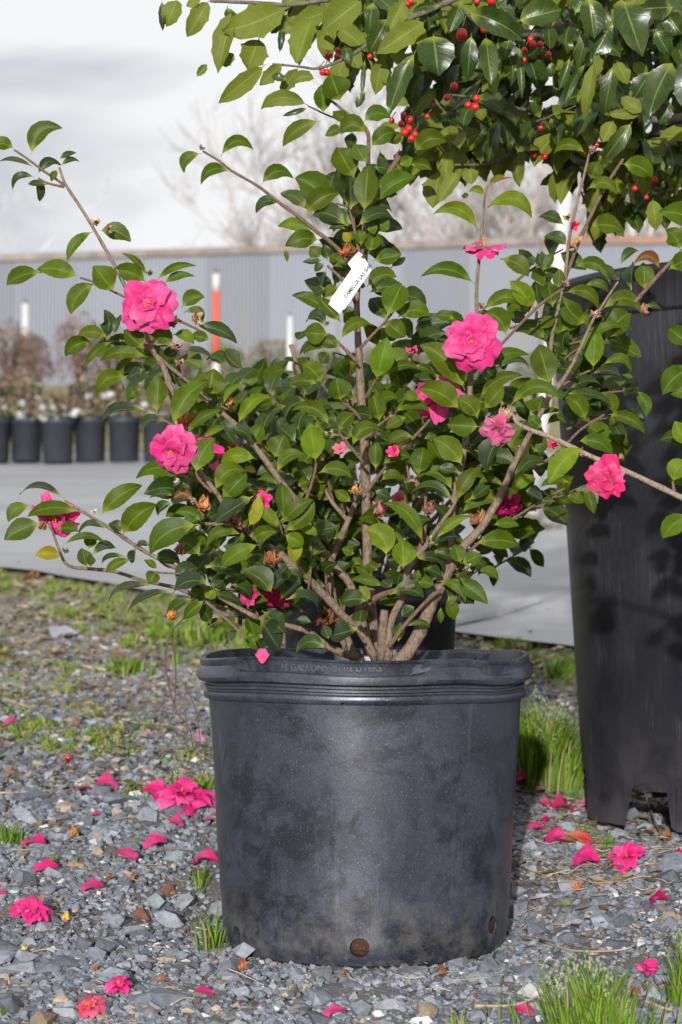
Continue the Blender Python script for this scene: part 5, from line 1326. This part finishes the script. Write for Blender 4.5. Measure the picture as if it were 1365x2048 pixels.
for k, (px, py, Y, r, ax, cc, tc_) in enumerate(((194, 452, 2.71, 9, (-.2, -.5, 1), (.34, .20, .10), None), (210, 460, 2.70, 9, (1, -.3, .2), (.36, .25, .14), None), (300, 552, 2.70, 7, (0, 0, 1), (.14, .16, .05), None),
        (349, 655, 2.69, 13, (-.4, -.5, 1), (.38, .22, .12), None), (384, 641, 2.69, 14, (1, -.5, .3), (.40, .26, .15), None), (352, 700, 2.69, 11, (0, -.5, 1), (.34, .20, .16), None), (360, 733, 2.69, 9, (0, -.4, 1), (.34, .20, .14), None),
        (213, 677, 2.69, 7, (-1, -.3, -.1), (.36, .28, .2), None), (195, 655, 2.69, 8, (-1, -.2, .3), (.25, .16, .1), None), (298, 690, 2.7, 6, (0, -.4, 1), (.5, .02, .1), None),
        (683, 902, 2.76, 12, (-.3, -1, .4), (.40, .16, .12), (.65, .12, .2)), (792, 904, 2.76, 12, (-.5, -1, .1), (.5, .08, .10), (.62, .02, .12)), (825, 712, 2.79, 12, (-.1, -.4, 1), (.3, .12, .1), (.66, .03, .18)),
        (1184, 305, 2.83, 8, (.2, -.5, 1), (.40, .20, .17), None), (1146, 449, 2.83, 9, (.3, -.6, -.3), (.5, .02, .08), None), (1137, 441, 2.83, 8, (-.4, -.4, 1), (.4, .22, .08), None),
        (961, 618, 2.74, 8, (.5, -.4, .8), (.26, .17, .10), None), (1190, 637, 2.83, 11, (.2, -.6, 1), (.45, .24, .20), None), (1129, 573, 2.82, 9, (.3, -.4, .6), (.28, .16, .12), None),
        (361, 963, 2.66, 7, (-1, -.4, .1), (.45, .38, .3), None), (394, 1003, 2.67, 7, (-1, -.3, .2), (.4, .25, .18), None), (190, 1028, 2.65, 6, (-.2, -.5, 1), (.5, .48, .42), None), (401, 300, 2.80, 6, (.6, 0, 1), (.2, .2, .18), None),
        (661, 873, 2.75, 8, (-.3, -.4, 1), (.22, .22, .08), None), (853, 1084, 2.73, 9, (.8, -.4, .5), (.30, .24, .12), None), (930, 1136, 2.72, 8, (1, -.4, .2), (.4, .33, .25), None), (1108, 897, 2.80, 11, (-.2, -.5, 1), (.6, .04, .10), None), (1046, 903, 2.8, 8, (0, -.5, 1), (.6, .25, .3), None),
        (130, 1107, 2.65, 7, (.3, -.2, 1), (.14, .15, .07), None), (656, 651, 2.79, 6, (-.3, -.3, 1), (.3, .22, .12), None), (640, 922, 2.76, 6, (.5, -.3, 1), (.35, .22, .14), None))):
    bud(CAMELLIA, at(px, py, Y), r * .95 * Y / FPX, ax, 80 + k, cc, tc_)

# ---- plant on the right reaching into the picture
rb_ = at(1700, 1250, 2.50)
SIDE = empty('camellia_bush', (rb_[0], rb_[1], gz(rb_[0], rb_[1])), 'second camellia outside the right edge whose pale branch carries two pink flowers', 'camellia bush')
stems(SIDE, SIDE_STEMS)
sx, sy = at(1680, 1160, 2.5)[0], 2.5
V, F = tube([(sx + .02, sy, gz(sx, sy) - .01), (sx + .01, sy, .25), at(1660, 900, 2.5), at(1560, 600, 2.5), at(1490, 425, 2.5)], [.014, .012, .01, .006, .004], 8)
mk('stem', V, F, MAT_BARK, SIDE)
its = [make_leaf(it, 900 + k) for k, it in enumerate(parse(SIDE_LEAVES))]
for k in range(46):
    p = at(rr.uniform(1420, 1640), rr.uniform(420, 1150), rr.uniform(2.4, 2.62))
    tw, ls = cluster(p, (rr.uniform(-.5, .5), rr.uniform(-.4, .4), .6), .07, 5, .5, .05, 1500 + k, 'ggbd'); its += ls
attach_leaves(SIDE, its, MAT_CAM, 120)
ROSE = [(7, 1.0, .95, 58, .5), (6, .85, .8, 42, .6), (6, .62, .62, 26, .6), (5, .42, .45, 14, .6)]
fl(1217, 958, 2.46, 50, (-.35, -1, .0), 52, ROSE, parent=SIDE, nst=3, base=(.62, .004, .06), edge=(.66, .015, .14))
fl(998, 852, 2.47, 40, (-.3, -.8, -.5), 57, [(6, 1.0, .85, 60, .6), (5, .8, .7, 40, .6)], parent=SIDE, nst=14, base=(.62, .05, .16), edge=(.68, .15, .30), stam=(.6, .28, .1))
crumple(SIDE, at(1010, 833, 2.48), 17 * 2.48 / FPX, 91, (.5, .33, .2)); crumple(SIDE, at(1243, 915, 2.47), 8 * 2.48 / FPX, 92, (.4, .25, .15))
bud(SIDE, at(1160, 910, 2.495), 4 * 2.5 / FPX, (1, 0, .1), 93, (.4, .3, .15))

# ---- camellia in the rear pot
REAR = empty('camellia_bush', (RC[0], RC[1], zz), 'darker out of focus camellia bush standing behind the tagged one', 'camellia bush')
its = []; tw_all = Acc()
rr = random.Random(31)
for k in range(9):
    tx, ty = ((582, 690), (500, 775), (640, 800), (700, 850), (780, 790), (850, 830), (930, 850), (620, 900), (990, 900))[k]
    (V, F), S = stem((3.6, 3.45 + .1 * (k % 3), 'b', f"{735 + k * 3} 1190 7 {(735 * 2 + tx) / 3:.0f} {(1190 * 2 + ty) / 3:.0f} 6.5 {(735 + tx * 2) / 3:.0f} {(1190 + ty * 2) / 3:.0f} 5 {tx} {ty} {6 if k == 0 else 2.5}"))
    mk('stem', V, F, MAT_BARK, REAR)
for k in range(95):
    px, py = rr.uniform(455, 1010), rr.uniform(775, 1150)
    if py < 790 + abs(px - 720) * .12: py += 60
    p = at(px, py, rr.uniform(3.35, 3.8))
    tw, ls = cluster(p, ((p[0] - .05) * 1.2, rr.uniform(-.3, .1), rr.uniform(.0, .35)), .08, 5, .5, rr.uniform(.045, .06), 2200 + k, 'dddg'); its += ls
    tw_all.add(*tw)
o = tw_all.build('fine_twigs', MAT_TWIG, REAR); o['kind'] = 'stuff'
for it in parse({3.45: "544 785 541 764 46 0 d|494 774 501 758 42 0 d|576 810 530 828 20 0 d|590 770 560 760 20 0 G|700 752 700 722 34 0 y|560 720 610 735 10 .1 G|640 770 600 790 24 .2 G|620 800 580 770 26 .2 G|880 760 850 730 30 .1 d|650 700 600 712 20 .2 G"}):
    its.append(make_leaf(it, 2500 + int(it[1])))
attach_leaves(REAR, its, MAT_CAM, 300)
fl(535, 858, 3.3, 15, (0, -1, 0), 71, [(5, 1, .9, 60, .4)], parent=REAR, nst=0); fl(800, 1000, 3.3, 26, (.3, -1, 0), 72, [(6, 1, .9, 60, .4)], parent=REAR, nst=3, edge=(.6, .2, .25))

# ---- holly
HOLLY = empty('holly_tree', (BC[0], BC[1], zb + .80), 'holly tree with glossy spiny leaves and red berries hanging over the big pot', 'holly tree')
V, F = tube(spline([(BC[0] + .01, BC[1], zb + .70), (BC[0], BC[1], 1.0), (BC[0] + .012, BC[1] - .02, 1.25), (BC[0] - .01, BC[1] - .03, 1.6), (BC[0], BC[1], 2.0)], 5), np.linspace(.034, .012, 21), 12)
mk('trunk', V, F, MAT_HBARK, HOLLY)
for it in HOLLY_STEMS:
    Y0, Y1, txt = it
    (V, F), S = stem((Y0, Y1 + (.12 if '1567' in txt else 0), 'b', txt)); mk('branch', V, F, MAT_HBARK, HOLLY)
for (p0, p1) in (((1200, -120, 2.90), (1567, -60, 3.5)),):
    a_, b_ = at(*p0), at(*p1); V, F = tube([a_, (a_ + b_) / 2 + (0, 0, .02), b_], [.013, .016, .02], 8); mk('branch', V, F, MAT_HBARK, HOLLY)
its = [make_leaf(it, 3000 + k, True) for k, it in enumerate(parse(HOLLY_LEAVES))]
rr = random.Random(9); twh = Acc(); fillh = []
def in_gap(px, py):
    return (985 < px < 1130 and 120 < py < 215) or (600 < px < 760 and py > 150) or (py > 330 and px < 1130) or (960 < px < 1040 and 300 < py < 420) or (py > 415) or (px < 830 and py > 100)
n = 0; k = 0
while n < 165 and k < 6000:
    k += 1
    px, py = rr.uniform(760, 1400), rr.uniform(-60, 415)
    if in_gap(px, py) or in_gap(px, py + 30): continue
    Yk = rr.uniform(3.05, 3.75)
    p = at(px, py, Yk)
    st_ = 'uud' if py > 200 else 'dddu'
    tw, ls = cluster(p, (rr.uniform(-.5, .5), rr.uniform(-.4, .4), rr.uniform(-.4, .1)), .07, 5, .38, rr.uniform(.055, .078), 3300 + k, st_, True, .9); fillh += ls
    twh.add(*tw); n += 1
for k in range(18):
    px, py = rr.uniform(640, 900), rr.uniform(-50, 70)
    p = at(px, py, rr.uniform(2.9, 3.1))
    tw, ls = cluster(p, (rr.uniform(-.5, .5), rr.uniform(-.4, .4), rr.uniform(-.3, .1)), .06, 5, .40, rr.uniform(.05, .07), 3700 + k, 'uud', True, .9); fillh += ls
    twh.add(*tw)
for k in range(30):       # crown above and beside the frame
    p = at(rr.uniform(800, 2100), rr.uniform(-420, -60) if k % 2 else rr.uniform(-100, 300), rr.uniform(3.0, 4.0))
    if at(1400, 0, p[1])[0] > p[0] and p[2] < 1.45: continue
    tw, ls = cluster(p, (rr.uniform(-.5, .5), rr.uniform(-.5, .5), rr.uniform(-.3, .3)), .08, 6, .44, .07, 3900 + k, 'ddu', True, .6); fillh += [(a, b, c, d, 1e-6) for a, b, c, d, e in ls]
    twh.add(*tw)
o = twh.build('fine_twigs', MAT_HBARK, HOLLY); o['kind'] = 'stuff'
attach_leaves(HOLLY, its + [(a, b, c, d, min(e, .05)) for a, b, c, d, e in fillh], MAT_HOL, 300)
bv = list(map(float, BERRIES.split()))
stalk = Acc()
for k in range(0, len(bv), 3):
    px, py, r_ = bv[k:k + 3]
    Yb = 2.84 if px < 1000 else (3.1 if py > 180 else 2.95)
    c = at(px, py, Yb + .002 * (k % 5)); r0 = r_ * Yb / FPX
    V, F = blob(c, r0, k, .02, (1, 1, 1.04), 14, 10)
    b_ = mk('berry', V, F, MAT_BERRY, HOLLY)
    V, F = blob(c + np.array((.25, -.72, -.62)) * r0, r0 * .16, k, .1, seg=6, rings=4); mk('berry_tip', V, F, MAT_ROOT, b_)
    stalk.add(*tube([c + (0, 0, r0 * .9), c + (.003, .002, r0 * 2), c + (.006, .008, r0 * 3.4)], [.0006, .0006, .0008], 4, False))
stalk.build('berry_stalks', MAT_TWIG, HOLLY)['kind'] = 'stuff'

# ------------------------------------------------------------------ the name tag
TAG = empty('plant_tag', at(712, 515, 2.735), 'white plastic strip tag printed CAMELLIA, looped round the upper stem', 'plant tag')
TY = 2.715
def slab(pts, Ys, name, mat, parent, th=.0004):
    P = [at(x, y, Y) for (x, y), Y in zip(pts, Ys)]; n = len(P); nn = np.array((0, th, 0))
    V = np.array(P + [p + nn for p in P]); F = [np.array([list(range(n))[::-1]]), np.array([list(range(n, 2 * n))])]
    F.append(np.array([(i, (i + 1) % n, n + (i + 1) % n, n + i) for i in range(n)]))
    return mk(name, V, F, mat, parent, smooth=False)
MAT_TAG = col_mat('tag_plastic', .45, .4, 20, .96, 1.03, .1, 0, flat=(.78, .78, .79))
slab([(657.6, 608), (680, 627.5), (684.5, 620), (690, 617.5), (743, 540), (730, 517), (704, 538), (665, 594)], [TY] * 8, 'tag_strip', MAT_TAG, TAG)
slab([(696, 527), (704, 517), (718, 503.5), (726, 510), (721, 514), (731, 520), (704, 538)], [TY + .004, TY + .008, TY + .014, TY + .014, TY + .010, TY + .003, TY + .001], 'tag_loop', MAT_TAG, TAG)
V, F = text_mesh('CAMELLIA SAS SHIS', .01, .00005, .028)
V[:, :2] -= V[:, :2].min(0); wd, hg = V[:, 0].max(), V[:, 1].max()
A_ = np.array((693.0, 597.5)); e = np.array((49, -62.)) / 79.0; up_ = np.array((-e[1] * -1, e[0] * -1)) * -1
up_ = np.array((-62., -49.)) / 79.0
sxx, syy = 84 / wd, 8.2 / hg
W = []
for vx, vy, vz in V:
    q = A_ + e * vx * sxx + up_ * vy * syy
    W.append(at(q[0], q[1], TY - .0006) + np.array((0, -vz, 0)))
fd = {}
for f in F: fd.setdefault(f.shape[1], []).append(f[0])
mk('printed_name', np.array(W), [np.array(v) for v in fd.values()], col_mat('black_print', .6, .3, 20, 1, 1, 0, 0, flat=(.008, .008, .01)), TAG, smooth=False)
# ------------------------------------------------------------------ fallen petals, blossoms, leaves
def lay(px, py):
    g = ground(px, py); return g + np.array((0, 0, .006))
for k, line in enumerate([l for l in PETALS.replace('\n', '|').split('|')]):
    t = line.split(None, 5)
    px, py, w, st, _, label = float(t[0]), float(t[1]), float(t[2]), t[3], t[4], t[5]
    rr = random.Random(600 + k)
    c = lay(px, py) + np.array((0, 0, .003)); L = w * c[1] / FPX * 1.12
    cup, ruf = (.6, .13) if st == 'c' else (.22, .07)
    V, F, UV = petal(L, L * .95, cup, .12, .12, ruf, 40 + k, 9, 8)
    V[:, 0] -= L * .5
    yaw = rr.choice((0, math.pi)) + rr.uniform(-.5, .5); pit = rr.uniform(.35, .8) if st == 'c' else rr.uniform(.1, .45)
    Rz = np.array(((math.cos(yaw), -math.sin(yaw), 0), (math.sin(yaw), math.cos(yaw), 0), (0, 0, 1)))
    Rx = np.array(((1, 0, 0), (0, math.cos(pit), -math.sin(pit)), (0, math.sin(pit), math.cos(pit))))
    W = V @ Rz.T @ Rx.T
    W[:, 2] -= W[:, 2].min() + .004
    base, edge = {'l': ((.66, .10, .25), (.70, .28, .42)), 'c': (PB, PE), 'f': (PB, PE), 'o': ((.70, .25, .03), (.62, .03, .10))}[st]
    if 'dark' in label or 'red' in label: base, edge = (.50, .004, .07), (.52, .01, .12)
    tag(mk('fallen_petal', W + c, F, MAT_PETAL, None, UV, petal_col(UV, base, edge, k)), label, 'petal', 'camellia petals fallen on the gravel')
for k, line in enumerate([l for l in BLOSSOMS.replace('\n', '|').split('|')]):
    t = line.split(None, 3); px, py, r = map(float, t[:3])
    c = lay(px, py + r * .3); r_ = r * c[1] / FPX
    root = empty('fallen_blossom', c, t[3], 'blossom', 'camellia blossoms fallen on the gravel')
    ax = ((.1, -.35, 1), (.1, -.5, 1), (-.1, -.4, 1), (-.3, -.6, .8), (-.2, -.6, .8), (.1, -.3, 1))[k]
    up = (30, 70, 60, 55, 62, 30)[k]
    rings = [(6 if k != 5 else 5, 1.0, .85, 74 if k != 5 else 35, .5), (4, .75, .7, 50, .6)]
    if k == 0: rings = [(7, 1.05, .75, 80, .35), (6, .8, .7, 60, .5), (4, .6, .6, 35, .5)]
    b_, e_ = ((.62, .10, .05), (.66, .05, .14)) if k == 3 else (PB, PE)
    f = flower(root, c + np.array((0, 0, r_ * .35)), r_, ax, 700 + k, rings, name='flower_centre', nst=(4, 0, 6, 22, 3, 0)[k], base=b_, edge=e_)
    f['kind'] = 'thing'
BITS = [(147, 1681, 13, (.5, .22, .06), 'orange-brown dried camellia flower on the gravel left of the tan stone'), (190, 1952, 9, (.35, .12, .06), 'small rusty brown leaf scrap at the lower left'), (486, 1950, 16, (.42, .15, .06), 'rusty dead leaf in front of the pot, lower left of its hole'),
        (132, 1850, 12, (.75, .38, .06), 'ring of yellow-orange stamens right of the fallen magenta blossom'), (48, 1914, 9, (.7, .45, .12), 'small yellow stamen tuft at the lower left'), (1154, 1788, 10, (.6, .16, .03), 'orange dried petal on the bare earth at the right'),
        (218, 1768, 11, (.40, .18, .07), 'curled brown leaf above the orange edged petal'), (265, 1772, 10, (.42, .2, .1), 'flat brown leaf piece under the tan stone'), (1190, 1565, 30, (.20, .10, .06), 'large dark brown dead leaf at the foot of the big pot'),
        (686, 1962, 8, (.45, .16, .07), 'small orange leaf scrap in front of the pot, centre'), (1330, 1690, 20, (.30, .13, .06), 'brown dead leaf among the straw near the right edge'), (885, 1962, 14, (.25, .10, .06), 'dark brown leaf scrap in front of the pot, right of centre'), (60, 1160, 22, (.35, .18, .08), 'brown leaf in the blurred grass at the far left')]
for k, (px, py, r, cc, lb) in enumerate(BITS):
    c = lay(px, py); o = crumple(None, c + np.array((0, 0, .003)), r * c[1] / FPX, 750 + k, cc, 5, 'dead_leaf'); tag(o, lb, 'dead leaf')
c = lay(137, 1526); V, F = blob(c + (0, 0, .002), 7 * c[1] / FPX, 1, .03, seg=12, rings=9)
tag(mk('fallen_berry', V, F, MAT_BERRY), 'single red holly berry lying on the gravel at the left', 'berry')
c = at(525, 1311, 2.635); V, F, UV = petal(.02, .02, .3, .2, .1, .06, 5, 8, 6)
W = np.stack([V[:, 1], V[:, 2] * .5, V[:, 0] - .01], -1) + c
tag(mk('fallen_petal', W, F, MAT_PETAL, None, UV, petal_col(UV, PB, (.66, .05, .22), 2)), 'pink petal caught on the inner left rim of the centre pot', 'petal', 'camellia petals fallen on the gravel')

# ------------------------------------------------------------------ straw
rr = random.Random(17)
def straw(pts, r, label=None, lift=.006):
    P = [ground(x, y) + (0, 0, lift + rr.uniform(0, .006)) for x, y in pts]
    S = spline(P, 4); V, F = tube(S, np.linspace(r, r * .6, len(S)), 5)
    return V, F
for pts, r, lb in (([(1100, 1627), (1180, 1629), (1302, 1629)], .0018, 'long straight straw lying across in front of the big pot leg'), ([(1105, 1650), (1180, 1668), (1240, 1692)], .0016, 'bent straw running down right below the long straight one'),
                   ([(0, 1598), (60, 1592), (110, 1588)], .0016, 'dry tan stem on the gravel at the left edge'), ([(0, 1404), (35, 1417), (66, 1426)], .0034, 'thick tan dead stick at the left edge in the upper gravel'),
                   ([(1080, 1895), (1150, 1915), (1250, 1918), (1275, 1895), (1272, 1868)], .0014, 'hooked dry stem behind the seeding grass'), ([(950, 2034), (1030, 2022), (1090, 2008)], .002, 'pale dry stick at the bottom right of centre'),
                   ([(1290, 2022), (1330, 2030), (1375, 2042)], .0022, 'brown stick at the bottom right corner'), ([(1290, 1600), (1320, 1680), (1365, 1735)], .0018, 'long dry stem slanting to the right edge below the pot'),
                   ([(160, 1340), (230, 1352), (290, 1330)], .005, 'blurred tan root or rope behind the grass tuft on the left')):
    V, F = straw(pts, r)
    tag(mk('dry_stem', V, F, MAT_STRAW, col=np.broadcast_to((.40, .30, .19), (len(V), 3))), lb, 'dry stem', 'dry stems on the gravel')
acc = Acc()
for k in range(420):
    if k < 200: px, py = rr.uniform(1040, 1365), rr.uniform(1560, 1790)
    elif k < 240: px, py = rr.uniform(1030, 1160), rr.uniform(1560, 1680)
    else: px, py = rr.uniform(0, 1365), rr.uniform(1180, 2040)
    L = rr.uniform(20, 90); a_ = rr.gauss(0, .35)
    pts = [(px, py), (px + L * .5 * math.cos(a_), py + L * .3 * math.sin(a_) + rr.uniform(-5, 5)), (px + L * math.cos(a_), py + L * .6 * math.sin(a_))]
    V, F = straw(pts, rr.uniform(.0005, .0011))
    acc.add(V, F, c=np.array(rr.choice(((.42, .32, .2), (.32, .22, .13), (.22, .13, .08), (.5, .4, .27)))) * rr.uniform(.7, 1.1))
tag(acc.build('loose_straw', MAT_STRAW), kind='stuff')

# ------------------------------------------------------------------ grass
def blades(acc, g, n, spread, h, w, rr, lean=.5, cols=((.12, .22, .015), (.18, .28, .03), (.08, .15, .012)), dead=.06, seed_heads=0):
    for k in range(n):
        a_, q = rr.uniform(0, 6.28), abs(rr.gauss(0, .5))
        p = np.array((g[0] + math.cos(a_) * spread * q, g[1] + math.sin(a_) * spread * q * .8, 0)); p[2] = gz(p[0], p[1]) - .002
        hh = h * rr.uniform(.4, 1.1) * (1 - .25 * min(1, q)); b_ = rr.uniform(0, 6.28)
        out = nrm(np.array((math.cos(a_) * q + math.cos(b_) * .5, math.sin(a_) * q + math.sin(b_) * .5, 0))) * lean * rr.uniform(.2, 1.1)
        side = np.array((-out[1], out[0], 0)); side = nrm(side + np.array((.6, 0, 0)) * rr.choice((-1, 1))) * w * rr.uniform(.6, 1.2) * .5
        pts = [p, p + (out * .18 + (0, 0, .36)) * hh, p + (out * .5 + np.array((0, 0, .70))) * hh, p + (out * 1.0 + np.array((0, 0, .93 - .2 * lean * rr.random()))) * hh]
        cc = np.array(rr.choice(cols)) * rr.uniform(.75, 1.3) if rr.random() > dead else np.array((.40, .33, .16))
        V = [pts[0] - side, pts[0] + side, pts[1] - side, pts[1] + side, pts[2] - side * .75, pts[2] + side * .75, pts[3]]
        acc.add(V, [np.array([(0, 1, 3, 2), (2, 3, 5, 4)]), np.array([(4, 5, 6)])], c=cc)
    for k in range(seed_heads):
        a_ = rr.uniform(0, 6.28); q = rr.random()
        p = np.array((g[0] + math.cos(a_) * spread * .6 * q, g[1] + math.sin(a_) * spread * .5 * q, 0)); p[2] = gz(p[0], p[1])
        tip = p + np.array((rr.uniform(-.25, .25) * h, rr.uniform(-.2, .2) * h, h * rr.uniform(.75, 1.05)))
        acc.add(*tube([p, (p + tip) / 2, tip], [.0006] * 3, 4, False), c=(.16, .24, .06))
        for j in range(11):
            s_ = tip + (p - tip) * rr.uniform(0, .38) + np.array([rr.gauss(0, .0026) for _ in range(3)])
            acc.add(*blob(s_, .0013, j, .2, (1, 1, 1.8), 5, 4), c=np.array((.42, .46, .28)) * rr.uniform(.7, 1.1))
TUFTS = [(1190, 2075, 330, 115, 170, 12, 'big tuft of green grass with pale seed heads at the lower right'), (1375, 2010, 120, 60, 150, 4, 'grass tuft cut off by the right edge at the bottom'),
         (428, 1905, 46, 30, 110, 0, 'upright grass tuft against the left foot of the pot'), (400, 1780, 22, 26, 60, 0, 'few grass blades beside the folded petal, left of the pot'),
         (22, 1694, 60, 34, 62, 0, 'small fan of grass at the left edge'), (108, 1732, 16, 18, 32, 0, 'tiny grass sprout beside a pink petal'), (265, 1590, 40, 32, 44, 0, 'small grass tuft left of the weed patch'),
         (350, 1600, 150, 62, 52, 10, 'low weedy grass patch holding the fallen blossom'), (405, 1590, 90, 32, 52, 4, 'mossy weed clump touching the left wall of the pot'),
         (1090, 1565, 900, 95, 175, 14, 'tall bright grass clump between the two pots'), (1112, 1580, 60, 22, 85, 0, 'sharp leaved grass sprout before the tall clump'),
         (1162, 1690, 16, 24, 66, 0, 'thin grass shoots beside the magenta petals'), (1215, 1700, 16, 14, 50, 0, 'two grass shoots in front of the big pot leg'), (1310, 1990, 50, 30, 34, 0, 'short brownish grass tuft at the lower right'),
         (920, 2060, 20, 20, 60, 0, 'few grass blades at the bottom edge right of centre'), (8, 2035, 14, 14, 30, 0, 'tiny grass sprout at the bottom left corner'), (255, 1352, 130, 52, 46, 0, 'bright round grass tuft in the upper left gravel'),
         (400, 1290, 230, 115, 62, 0, 'bright green grass patch behind the pot rim on the left'), (1020, 1300, 90, 70, 34, 0, 'bright blurred grass behind the pot rim on the right'), (1125, 1365, 110, 50, 60, 0, 'blurred grass beside the big pot wall'),
         (1058, 1072, 160, 50, 50, 0, 'yellowish weed tuft at the foot of the leaning pole')]
for k, (px, py, n, sp_, hp, sh, lb) in enumerate(TUFTS):
    rr = random.Random(800 + k); g = ground(px, py); sc_ = g[1] / FPX; acc = Acc()
    cols = ((.12, .22, .015), (.18, .28, .03), (.08, .15, .012))
    if k == 20: cols = ((.2, .2, .05), (.25, .2, .1), (.12, .16, .04))
    if k == 13: cols = ((.16, .14, .05), (.22, .15, .07), (.10, .14, .03))
    blades(acc, g, n, sp_ * sc_ * 1.1, hp * sc_, (3.8 if py > 1500 else 5) * sc_, rr, .55, cols, .08, sh)
    tag(acc.build('grass_tuft', MAT_GRASS, smooth=False), lb, 'grass tuft', 'grass tufts growing through the gravel')
# green herb seedling by the big pot
g = ground(1150, 1605); acc = Acc(); rr = random.Random(5)
WEED = empty('seedling', g, 'small broad leaved green seedling at the foot of the big pot', 'weed')
for k in range(9):
    a_ = k * .7; d = np.array((math.cos(a_), math.sin(a_) * .6, rr.uniform(.5, 1.0)))
    V, F, UV = leaf(g, g + nrm(d) * .03 * rr.uniform(.7, 1.1), .018, .1, .2, fold=.2, seed=k)
    mk('leaf', V, F, MAT_CAM, WEED, UV, np.broadcast_to((.10, .17, .05), (len(V), 3)))
# sparse grass over the middle ground and far field
acc = Acc(); rr = random.Random(6)
for k in range(1300):
    yy = rr.uniform(3.9, 7.3); xx = rr.uniform(-1, 1) * .19 * yy
    if on_cloth(xx, yy): continue
    if rr.random() > .5 + .5 * math.sin(xx * 7 + yy * 3): continue
    blades(acc, (xx, yy), rr.randint(12, 46), rr.uniform(.03, .08), rr.uniform(.012, .036) * (1.5 if yy > 5 else 1), .004, rr, .9, ((.14, .28, .025), (.20, .32, .04), (.24, .25, .06)), .15)
for k in range(120):
    px, py = rr.uniform(0, 1365), rr.uniform(1400, 2040); g = ground(px, py)
    if in_pot(g[0], g[1], .01): continue
    blades(acc, g, rr.randint(2, 5), .006, rr.uniform(.006, .018), .0015, rr, .8, dead=.1)
for k in range(700):
    yy = rr.uniform(16, 42); xx = rr.uniform(-1, 1) * .2 * yy
    blades(acc, (xx, yy), 7, .22, rr.uniform(.08, .25), .02, rr, .7, ((.26, .22, .10), (.20, .21, .07), (.34, .27, .14), (.16, .17, .06)), .2)
tag(acc.build('sparse_grass', MAT_GRASS, smooth=False), kind='stuff')
